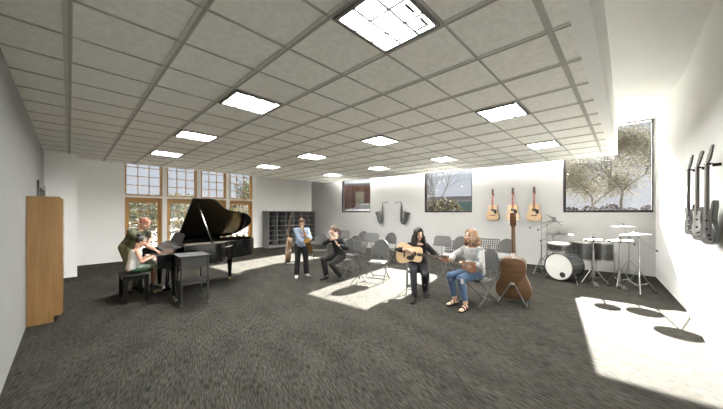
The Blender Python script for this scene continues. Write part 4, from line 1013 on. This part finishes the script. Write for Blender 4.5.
# --- boy with saxophone
kb = .86
P4 = Person('standing child in a light blue sweater and black trousers playing a gold saxophone', (3.99, 5.88), -118, kb, (0, 0, .80), (.0, 0, 1.19), (.03, .0, 1.345), (2, -10, 0),
    {1: (.235, .02, 1.045), -1: (.255, .06, .85)}, {1: (-.05, .5, .8), -1: (-.1, -.5, .75)}, {1: ((.3, -.75, .2), (.1, .3, .9), .6), -1: ((.15, .75, -.05), (.1, -.2, -.9), .55)},
    {1: (.8, .15, .5), -1: (.8, -.12, .5)}, {1: (-.03, .13, .075), -1: (.05, -.12, .075)}, {1: (.95, .35, -.02), -1: (.97, -.2, -.02)}, M_skin, female=False, hscale=.93, width=.92)
P4.wear('sweater', cloth('light_blue_knit', (.23, .285, .37), scale=50), [lambda m: P4.torso(m, .022, -.14, 1.0), lambda m: P4.arms(m, .018, 1.95)])
P4.wear('trousers', M_blackcloth, [lambda m: P4.torso(m, .012, -.18, .05), lambda m: P4.legs(m, .018, 2.0, .018)])
P4.shoe('sneaker', M_sneak)
h = MB(); P4.hair_cap(h, 1.045, .058, -.045, .004); strands(P4, h, 44, .018, .002, .011, 8, 50, 310, .006)
for k in range(9): y = -.06+.015*k; h.tube([P4.hpt(.045, y*.7, .112), P4.hpt(.084, y, .072), P4.hpt(.088, y*1.05, .040)], [.010, .012, .005], 6)
h.build('hair', M_hairbr, P4.o, smooth=60)
nk = MB(); nk.tube([P4.hpt(.02, .045, -.12), P4.chest+V((.12, .05, -.05)), V((.19, .03, 1.0)), P4.chest+V((.12, -.04, -.05)), P4.hpt(.02, -.045, -.12)], .006, 6); nk.build('neck_strap', M_blackmatte, P4.o)
# --- girl at the piano
kg = .74
P5 = Person('child in a white sleeveless top and green skirt playing the piano on the bench', (.81, 6.64), -4, kg, (0, 0, .562), (.06, 0, .905), (.115, 0, 1.055), (0, -22, 0),
    {1: (.28, .11, .755), -1: (.28, -.13, .755)}, {1: (-.1, .4, .5), -1: (-.1, -.4, .5)}, {1: ((.97, -.1, -.05), (0, 0, -1), .35), -1: ((.97, .1, -.05), (0, 0, -1), .35)},
    {1: (.6, .1, .7), -1: (.6, -.1, .7)}, {1: (.30, .06, .22), -1: (.31, -.06, .22)}, {1: (.9, 0, -.3), -1: (.9, 0, -.3)}, M_skin2, hscale=.88)
M_top = mat('white_teal_top', (.70, .70, .69), .85, col2=(.30, .58, .54), scale=5, bump=.1); r_ = M_top.node_tree.nodes['Color Ramp'].color_ramp; r_.elements[0].position = .58; r_.elements[1].position = .66
P5.wear('sleeveless_top', M_top, [lambda m: P5.torso(m, .016, -.2, .97)], .008)
P5.wear('skirt', mat('green_satin', (.05, .12, .06), .4, var=.4, scale=12), [lambda m: P5.torso(m, .010, -.18, .05), lambda m: P5.legs(m, .010, .85)], .008)
P5.shoe('shoe', M_rubber)
h = MB(); P5.hair_cap(h, 1.05, .066, -.06); h.ell(P5.hpt(-.075, 0, .115), (.042, .045, .038)); h.build('hair', mat('black_hair', (.010, .008, .007), .45, var=.3), P5.o, smooth=60)
hb = MB(); hb.tube([P5.hpt(.028+.0*k, .088*cos(pi*k/14), .035+.092*sin(pi*k/14)) for k in range(15)], .007, 6); hb.build('headband', mat('straw_headband', (.40, .34, .24), .7, var=.2), P5.o)
# --- teacher leaning over
P6 = Person('standing person in an olive T-shirt leaning over the child at the piano', (.845, 7.315), -47, 1.02, (-.03, 0, .90), (.19, 0, 1.255), (.305, .01, 1.375), (6, -38, 0),
    {1: (.19, .19, .915), -1: (.54, -.04, .85)}, {1: (.1, .6, .7), -1: (.2, -.7, .8)}, {1: ((.85, -.3, -.25), (0, -.2, -1), .3), -1: ((.75, .05, -.45), (-.2, 0, -1), .35)},
    {1: (.8, .1, .5), -1: (.8, -.1, .5)}, {1: (.02, .11, .09), -1: (-.06, -.10, .09)}, {1: (.98, .1, -.02), -1: (.98, -.15, -.02)}, M_skin2, female=False, width=.84)
M_olive = mat('olive_print_shirt', (.14, .15, .075), .85, col2=(.035, .04, .028), scale=9, bump=.1)
P6.wear('t_shirt', M_olive, [lambda m: P6.torso(m, .022, -.18, 1.0), lambda m: P6.arms(m, .024, .62)])
P6.wear('trousers', cloth('khaki_trousers', (.12, .13, .06)), [lambda m: P6.torso(m, .014, -.18, .05), lambda m: P6.legs(m, .012, 1.98, .008)])
P6.shoe('shoe', M_boot)
h = MB(); P6.hair_cap(h, 1.005, .070, -.03); h.build('hair', M_hairred, P6.o, smooth=60)

# ------------------------------------------------------------------ instruments in the players' hands
def W_(p, loc):            # person-local point -> world
    a = R(p.heading); return V((p.base[0]+loc[0]*cos(a)-loc[1]*sin(a), p.base[1]+loc[0]*sin(a)+loc[1]*cos(a), loc[2]))
def D_w(p, d): a = R(p.heading); return V((d[0]*cos(a)-d[1]*sin(a), d[0]*sin(a)+d[1]*cos(a), d[2]))
hg = copy_tree(wg)
for ch in list(hg.children):
    if ch.name.startswith('wall_hanger'): bpy.data.objects.remove(ch)
    elif ch.name.startswith('neck'):
        ch.data = ch.data.copy(); ch.data.materials[0] = M_mahog2
        for q in ch.children: q.data = q.data.copy(); q.data.materials[0] = M_rosewood
def hold(o, p, bottom, axis, face, sc=1.0):
    Z = D_w(p, V(axis).normalized()); X = D_w(p, V(face).normalized()); X = (X-Z*X.dot(Z)).normalized(); Y = Z.cross(X)
    o.matrix_basis = basis(W_(p, bottom), X, Y, Z) @ MX.Scale(sc, 4)
hold(hg, guitarist, (.262, -.405, .84), (.03, .99, -.085), (.97, 0, .12), .985)
tag(hg, 'acoustic guitar with a pale top held by the person in black', 'guitar', 'x'); del hg['group']
# ukulele: same family of shapes, its own body
def make_uke():
    g = thing('ukulele', 'small dark brown ukulele held on the lap of the person in ripped jeans', 'ukulele'); X, Y = V((0, 1, 0)), V((0, 0, 1))
    half = catmull([(0, 0, 0), (.055, .003, 0), (.085, .04, 0), (.085, .075, 0), (.06, .125, 0), (.063, .17, 0), (.06, .20, 0), (.03, .222, 0), (0, .224, 0)], 4); out = [(p[0], p[1]) for p in half]; out += [(-p[0], p[1]) for p in out[-2:0:-1]]
    m = wood('koa_body', (.10, .035, .014), (.18, .075, .03), 9, 'Z', .35, coat=.3)
    b = MB(); b.prism(out, -.03, .03, (0, 0, 0), X, Y); b.build('body', m, g, smooth=40, bevel=.004)
    s = MB(); s.lathe([(.027, .0302), (.024, .031), (0, .0308)], (0, 0, .145), (1, 0, 0), n=20); s.build('soundhole', M_blackmatte, g)
    br = MB(); br.box((.034, 0, .065), (.008, .06, .014)); br.build('bridge', M_rosewood, g)
    n = MB(); n.loft([[V((.031, -.018, .21)), V((.031, .018, .21)), V((.014, 0, .21))], [V((.031, -.0165, .41)), V((.031, .0165, .41)), V((.014, 0, .41))]]); n.build('neck', m, g)
    f = MB(); f.box((.033, 0, .29), (.005, .036, .24)); f.build('fretboard', M_rosewood, g)
    h = MB(); h.prism([(-.017, 0), (.017, 0), (.03, .03), (.025, .105), (-.025, .105), (-.03, .03)], 0, .012, (.018, 0, .41), X, V((-.15, 0, .99)).normalized()); hd = h.build('headstock', m, g, bevel=.002)
    for k in range(2):
        for sy in (-1, 1): t = MB(); t.cyl((.018, sy*.022, .445+.035*k), (.0, sy*.022, .445+.035*k), .004, n=6); t.ell((-.004, sy*.022, .445+.035*k), (.008, .009, .009), n=8, h=6); t.build('tuning_peg', M_ivory, hd)
    for k in range(4): t = MB(); t.tube([(.039, -.014+.0093*k, .065), (.037, -.012+.008*k, .41)], .0007, n=4); t.build('string', M_ivory, g, smooth=0)
    return g
uk = make_uke(); hold(uk, P2, (.20, .245, .685), (.66, -.66, .18), (.66, .66, .25), 1.08)
# flute
fu = thing('flute', 'silver flute held sideways at the lips of the person in black', 'flute')
mb = MB(); mb.cyl((0, 0, -.05), (0, 0, .62), .0095, n=14); mb.build('tube', M_chrome, fu)
mb = MB(); mb.box((.009, 0, .0), (.006, .024, .03)); mb.build('lip_plate', M_chrome, fu, bevel=.003)
mb = MB(); mb.cyl((0, 0, -.052), (0, 0, -.045), .0108, n=14); mb.build('crown', M_chrome, fu)
for k in range(12): mb = MB(); z = .17+.034*k; mb.lathe([(0, .009), (.0085, .009), (.0085, .013), (0, .0135)], (0, 0, z), (1, 0, 0), n=12); mb.build('key_cup', M_chrome, fu)
lipp = P3.hpt(.108, 0, -.058); hold(fu, P3, lipp, (.16, .85, -.50), (.2, .3, .9), 1.0)
# gold saxophone
gs = make_sax(M_lacq, M_rubber)
mouth = P4.hpt(.098, 0, -.06)
Zs = V((.12, -.34, .93)).normalized(); Xs = V((0.1, 1, .2)); Xs = (Xs-Zs*Xs.dot(Zs)).normalized(); Ys = Zs.cross(Xs)
if Ys.x < 0: Xs = -Xs; Ys = Zs.cross(Xs)
tip = V((0, -.262*1.0, .724))
sc_ = .92; loc = mouth-(Xs*tip.x+Ys*tip.y+Zs*tip.z)*sc_
hold(gs, P4, loc, Zs, Xs, sc_)
tag(gs, 'gold lacquered saxophone held by the child in the light blue sweater', 'saxophone')

# ------------------------------------------------------------------ chairs and stands among the players
chair(4.86, 3.07, -147, 'grey folding chair under the person in black with the acoustic guitar')
chair(4.97, 1.89, 155, 'grey folding chair under the person in the grey sweater with the ukulele')
chair(4.66, 5.10, 180, 'grey folding chair under the flute player')
x, y = px(377.5, 6.6); chair(x, y, 200, 'empty grey folding chair in the patch of sun left of the guitar player')
x, y = px(387, 9.0); chair(x, y, 185, 'grey folding chair close behind the empty sunlit chair, by the window wall')
x, y = px(359.5, 9.7); chair(x, y, 190, 'grey folding chair far back between the two saxophones and the flute player')
x, y = px(350.5, 7.75); chair(x, y, 190, 'grey folding chair just behind the right shoulder of the flute player')
x, y = px(319, 8.6); chair(x, y, 215, 'grey folding chair between the child with the saxophone and the flute player')
x, y = px(456, 7.6); chair(x, y, 175, 'grey folding chair behind, between the guitar player and the ukulele player')
x, y = px(502, 6.9); chair(x, y, 170, 'grey folding chair between the ukulele player and the oversized guitar')
stand(4.50, 4.36, 175, 'grey perforated music stand between the flute player and the sunlit chair', 1)
x, y = px(371.5, 8.4); stand(x, y, 200, 'grey solid music stand beyond the sunlit chair, below the wall saxophones')
x, y = px(343.5, 9.6); stand(x, y, 200, 'grey solid music stand farthest back, behind the head of the flute player')
x, y = px(442, 7.4); stand(x, y, 185, 'grey solid music stand just right of the guitar player, in front of the back wall')
x, y = px(456, 6.15); stand(x, y, 190, 'grey perforated music stand between the guitar player and the ukulele player', 1)
x, y = px(489, 6.6); stand(x, y, 185, 'grey perforated music stand behind the shoulder of the ukulele player', 1)
# ------------------------------------------------------------------ the world outside the windows
def ground(name, poly, z, m): mb = MB(); mb.prism(poly, z-.3, z); return S(mb.build(name, m, smooth=0))
ground('outside_ground', [(9.2, 12.9), (10.5, -1.5), (10.5, -60), (120, -60), (120, 12.9)], -.12, mat('white_bounce_paving', (.84, .835, .81), .9, col2=(.79, .785, .76), scale=1.5))  # ground out of view, made near-white to bounce sun onto the ceiling
ground('outside_ground', [(-60, 12.9), (120, 12.9), (120, 130), (-60, 130)], -.121, mat('pale_gravel', (.36, .355, .34), .95, col2=(.30, .295, .28), scale=4))
M_bark = mat('grey_bark', (.05, .044, .038), .9, var=.3, scale=8, stretch=(1, 1, .2))
def tree(lab, base, Hh, leafm, nl, seed, levels=4, trunk=.16, leaf=.11, spread=.55, sc=.2, grp='trees outside the windows', cat='tree', name='leafy_tree'):
    rnd = random.Random(seed); t = thing(name, lab, cat, (*base, -.15), 0, grp)
    wood_ = MB(); tips = []
    def grow(p, d, L, r, lv):
        pts = [p]; q = p; dd = d.copy()
        for k in range(4):
            dd = (dd+V((rnd.uniform(-.16, .16), rnd.uniform(-.16, .16), rnd.uniform(-.04, .10)))).normalized(); q = q+dd*L/4; pts.append(q)
        wood_.tube(pts, [r*(1-.12*k) for k in range(5)], 6 if lv > 1 else 4)
        if lv <= 2: tips.extend(pts[1:])
        if lv == 0: return
        for k in range(rnd.choice((3, 3, 4)) if lv > 1 else 3):
            a = rnd.uniform(0, 2*pi); x, y, z = frame_of(dd); nd = (dd*rnd.uniform(.6, .9)+(x*cos(a)+y*sin(a))*rnd.uniform(spread*.7, spread*1.3)).normalized()
            grow(pts[rnd.choice((2, 3, 4))] if lv < levels else pts[rnd.choice((3, 4))], nd, L*rnd.uniform(.62, .82), r*.58, lv-1)
    grow(V((0, 0, 0)), V((0, 0, 1)), Hh*.34, trunk, levels)
    wood_.build('trunk', M_bark, t)
    if nl:
        lf = MB()
        for i in range(nl):
            p = rnd.choice(tips)+V((rnd.gauss(0, sc), rnd.gauss(0, sc), rnd.gauss(0, sc*.9))); n = V((rnd.gauss(0, 1), rnd.gauss(0, 1), rnd.gauss(0, 1))).normalized(); x, y, _ = frame_of(n); s_ = leaf*rnd.uniform(.6, 1.3)
            lf.add([p-x*s_*.5, p+y*s_*.32, p+x*s_*.5, p-y*s_*.32], [(0, 1, 2, 3)])
        o = lf.build('foliage', leafm, t, smooth=0); o['kind'] = 'stuff'
    return t
def leafmat(name, a, b):
    m, nt, bs = new_mat(name); N = nt.nodes.new; L = nt.links.new
    g = N('ShaderNodeNewGeometry'); r = N('ShaderNodeValToRGB'); r.color_ramp.elements[0].color = (*a, 1); r.color_ramp.elements[1].color = (*b, 1)
    L(g.outputs['Random Per Island'], r.inputs[0]); L(r.outputs[0], bs.inputs['Base Color']); bs.inputs['Roughness'].default_value = .8; bs.inputs['Specular IOR Level'].default_value = .1
    tr_ = N('ShaderNodeBsdfTranslucent'); L(r.outputs[0], tr_.inputs['Color']); mx = N('ShaderNodeMixShader'); mx.inputs[0].default_value = .4
    L(bs.outputs[0], mx.inputs[1]); L(tr_.outputs[0], mx.inputs[2]); L(mx.outputs[0], nt.nodes['Material Output'].inputs[0]); return m
M_aut = leafmat('autumn_leaf', (.052, .047, .033), (.080, .073, .052)); M_yel = leafmat('yellow_leaf', (.022, .020, .010), (.034, .03, .017)); M_grn = leafmat('olive_leaf', (.045, .05, .03), (.075, .076, .05)); M_hedge = leafmat('purple_hedge_leaf', (.016, .012, .013), (.028, .020, .020))
def at(xp, d): return px(xp, d)
tree('broad tree with thin yellow autumn leaves filling the large window', at(622, 24), 10.5, M_aut, 20000, 11, 5, .15, .13, .62, .5)
tree('yellow-leaved tree behind the left part of the large window', at(592, 32), 10.0, M_aut, 9000, 12, 4, .14, .18, .65, .7)
tree('slim bare tree outside the middle window', at(436, 24), 7.0, M_yel, 0, 21, 4, .06, .12, .4, name='bare_tree')
tree('slim bare tree at the left edge of the middle window', at(429, 30), 7.5, M_yel, 0, 22, 4, .06, .12, .4, name='bare_tree')
def bush(lab, base, r, h, m, n, seed, leaf=.12):
    rnd = random.Random(seed); t = thing('leafy_bush', lab, 'bush', (*base, -.15), 0, 'bushes outside the windows')
    st = MB()
    for k in range(9): a = rnd.uniform(0, 6.28); st.tube([(0, 0, 0), (r*.3*cos(a), r*.3*sin(a), h*.5), (r*.7*cos(a), r*.7*sin(a), h*.9)], [.03, .02, .006], 5)
    st.build('stem', M_bark, t); lf = MB()
    for i in range(n):
        u = V((rnd.gauss(0, 1), rnd.gauss(0, 1), rnd.gauss(0, 1))).normalized()*rnd.uniform(.55, 1)**.5; p = V((u.x*r, u.y*r, h*.5+u.z*h*.5)); nn = V((rnd.gauss(0, 1), rnd.gauss(0, 1), rnd.gauss(0, 1))).normalized(); x, y, _ = frame_of(nn); s_ = leaf*rnd.uniform(.6, 1.3)
        lf.add([p-x*s_*.5, p+y*s_*.32, p+x*s_*.5, p-y*s_*.32], [(0, 1, 2, 3)])
    o = lf.build('foliage', m, t, smooth=0); o['kind'] = 'stuff'; return t
bush('rounded yellow bush outside the middle window', at(445, 26), 1.6, 3.1, M_yel, 1500, 31, .22)
bush('smaller yellow bush at the left of the middle window', at(431.5, 35), 1.4, 3.2, M_yel, 900, 32, .22)
for k in range(5): bush('low purple-brown bush along the bottom of the large window', at(570+20*k, 40+(k % 2)*4), 1.35, 2.6+(k % 3)*.25, M_hedge, 900, 41+k, .26)
# buildings
M_trimout = mat('stone_trim', (.14, .13, .12), .8, var=.05); M_blind = mat('pale_blind', (.20, .18, .12), .5, var=.05)
def building(lab, c, rot, W, D, Hh, m, wins, roofm, z=-.2):
    t = thing('outside_building', lab, 'building', (*c, z), R(rot))
    mb = MB(); mb.box((0, 0, Hh/2), (D, W, Hh)); mb.build('wall', m, t, smooth=0)
    mb = MB(); mb.box((0, 0, Hh+.12), (D+.4, W+.4, .24)); mb.build('roof', roofm, t, smooth=0)
    for (y, zz, w_, h_) in wins:
        f = MB()
        for sy in (-1, 1): f.box((-D/2-.03, y+sy*w_/2, zz), (.1, .1, h_+.1)); f.box((-D/2-.03, y, zz+sy*h_/2), (.1, w_, .1))
        f.box((-D/2-.03, y, zz), (.08, .06, h_)); f.box((-D/2-.03, y, zz), (.08, w_, .06)); fr = f.build('window', M_trimout, t, smooth=0)
        g = MB(); g.box((-D/2-.02, y, zz), (.05, w_-.05, h_-.05)); g.build('pane', M_blind, fr, smooth=0)
    return t
def brick_mat():
    m, nt, b = new_mat('red_brick'); N = nt.nodes.new; L = nt.links.new
    tc = N('ShaderNodeTexCoord'); sp = N('ShaderNodeSeparateXYZ'); mp = N('ShaderNodeCombineXYZ'); L(tc.outputs['Object'], sp.inputs[0]); L(sp.outputs['Y'], mp.inputs['X']); L(sp.outputs['Z'], mp.inputs['Y']); br = N('ShaderNodeTexBrick'); br.inputs['Scale'].default_value = 3
    br.inputs['Color1'].default_value = (.085, .034, .026, 1); br.inputs['Color2'].default_value = (.11, .048, .036, 1); br.inputs['Mortar'].default_value = (.08, .07, .06, 1)
    L(mp.outputs[0], br.inputs['Vector']); L(br.outputs[0], b.inputs['Base Color']); b.inputs['Roughness'].default_value = .9; return m
M_brick = brick_mat(); M_roof = mat('grey_roof', (.10, .10, .105), .8, var=.1)
x, y = at(352, 34); building('two-storey red brick building outside the small window', (x+3, y), 38, 9, 6, 5.0, M_brick, [(.8, 3.3, 1.0, 1.9), (3.4, 3.3, 1.0, 1.9), (-2.2, 3.3, .9, 1.7)], M_roof)
x, y = at(470, 46); building('low teal shed outside the middle window', (x+2, y), 18, 5.4, 4, 3.6, mat('teal_cladding', (.025, .06, .058), .7, var=.1), [], M_roof)
x, y = at(462, 70); building('long grey warehouse far behind the teal shed', (x+4, y), 18, 26, 8, 5.6, mat('grey_cladding', (.12, .115, .125), .8, var=.05), [], M_roof)
def car(lab, c, rot, m):
    t = thing('outside_car', lab, 'car', (*c, -.12), R(rot), None)
    b = MB(); b.loft([[V((x, y, z)) for x, z in ((-2.1, .35), (2.1, .35), (2.15, .7), (1.2, .92), (-1.9, .95), (-2.15, .8))] for y in (-.85, .85)]); b.loft([[V((x, y, z)) for x, z in ((-1.7, .93), (.95, .91), (.3, 1.42), (-1.2, 1.45))] for y in (-.72, .72)]); b.build('body', m, t, smooth=0, bevel=.06)
    g = MB(); 
    for sy in (-1, 1): g.prism([(-1.45, .97), (.75, .97), (.25, 1.35), (-1.12, 1.37)], -.005, .005, (0, sy*.725, 0), (1, 0, 0), (0, 0, 1))
    g.build('side_window', M_black, t, smooth=0)
    for x in (-1.35, 1.35):
        for sy in (-1, 1): w_ = MB(); w_.lathe([(0, -.1), (.32, -.1), (.33, 0), (.32, .1), (0, .1)], (x, sy*.78, .33), (0, 1, 0), n=20); w_.build('wheel', M_rubber, t)
    return t
# raised car park: the cars show just above the sill
x, y = at(356, 27); cp = MB(); cp.box((0, 0, .55), (4, 18, 1.3)); cp.xform(MX.Translation((x+1.5, y, -.15)) @ MX.Rotation(R(38), 4, 'Z')); S(cp.build('outside_terrace', mat('concrete', (.12, .118, .115), .9, var=.08), smooth=0))
for (xp, lab, c, d) in ((357, 'silver car parked outside the small window', (.16, .165, .175), 27.2),):
    x, y = at(xp, d); o = car(lab, (x+.9, y), 38+90, mat('car_paint', c, .3, .3, coat=.5, var=.02)); o.location.z = 1.05
# garden beyond the french windows
g_ = [(150, 26, 1.6, 3.4, M_grn), (133, 34, 2.4, 3.0, M_aut), (178, 31, 1.7, 3.2, M_grn), (205, 36, 2.6, 3.4, M_aut), (226, 28, 1.8, 2.6, M_grn), (246, 40, 2.6, 3.2, M_aut), (158, 44, 2.2, 4.2, M_aut), (190, 47, 2.2, 4.0, M_grn)]
gl_ = ['olive bush outside the first french door', 'brown autumn bush at the left of the first french door', 'olive bush outside the second french door', 'brown autumn bush outside the third french door', 'low olive bush outside the fourth french door', 'brown bush at the right of the fourth french door', 'tall brown bush far beyond the first french door', 'tall olive bush far beyond the second french door']
for k, (xp, d, r_, h_, m) in enumerate(g_): bush(gl_[k], at(xp, d), r_, h_, m, 1100, 60+k, .28)
tree('green tree outside the rightmost french window', at(240, 30), 7.6, M_grn, 1800, 71, 4, .14, .2, .5)
tree('olive tree seen through the second french door', at(186, 38), 5.2, M_grn, 1500, 72, 4, .14, .24, .5)
hl_ = MB(); rnd = random.Random(5); pts = [(x, 4.6+1.0*sin(x*.045)+.8*sin(x*.11+1)) for x in range(-80, 121, 8)]
hl_.prism([(-80, -1)]+[(p[0], p[1]) for p in pts]+[(120, -1)], 0, 14, (0, 112, 0), (1, 0, 0), (0, 0, 1)); S(hl_.build('hills', mat('hazy_hill', (.17, .18, .16), .95, col2=(.24, .22, .17), scale=.3), smooth=30))

hd = thing('garden_hedge', 'long clipped brown-green hedge along the terrace outside the french doors', 'hedge', (5.5, 15.3, -.12))
rnd = random.Random(9); lf = MB(); st = MB()
for k in range(34): x = -8+16*k/33; st.tube([(x, 0, 0), (x+rnd.uniform(-.1, .1), rnd.uniform(-.1, .1), .5), (x+rnd.uniform(-.25, .25), rnd.uniform(-.2, .2), 1.25)], [.025, .02, .006], 5)
for k in range(9000):
    p = V((rnd.uniform(-8.1, 8.1), rnd.uniform(-.38, .38), 1.38*rnd.random()**.8)); nn = V((rnd.gauss(0, 1), rnd.gauss(0, 1), rnd.gauss(0, 1))).normalized(); x, y, _ = frame_of(nn); s_ = .11*rnd.uniform(.6, 1.3)
    lf.add([p-x*s_*.5, p+y*s_*.32, p+x*s_*.5, p-y*s_*.32], [(0, 1, 2, 3)])
st.build('stem', M_bark, hd); lf.build('foliage', M_aut, hd, smooth=0)['kind'] = 'stuff'
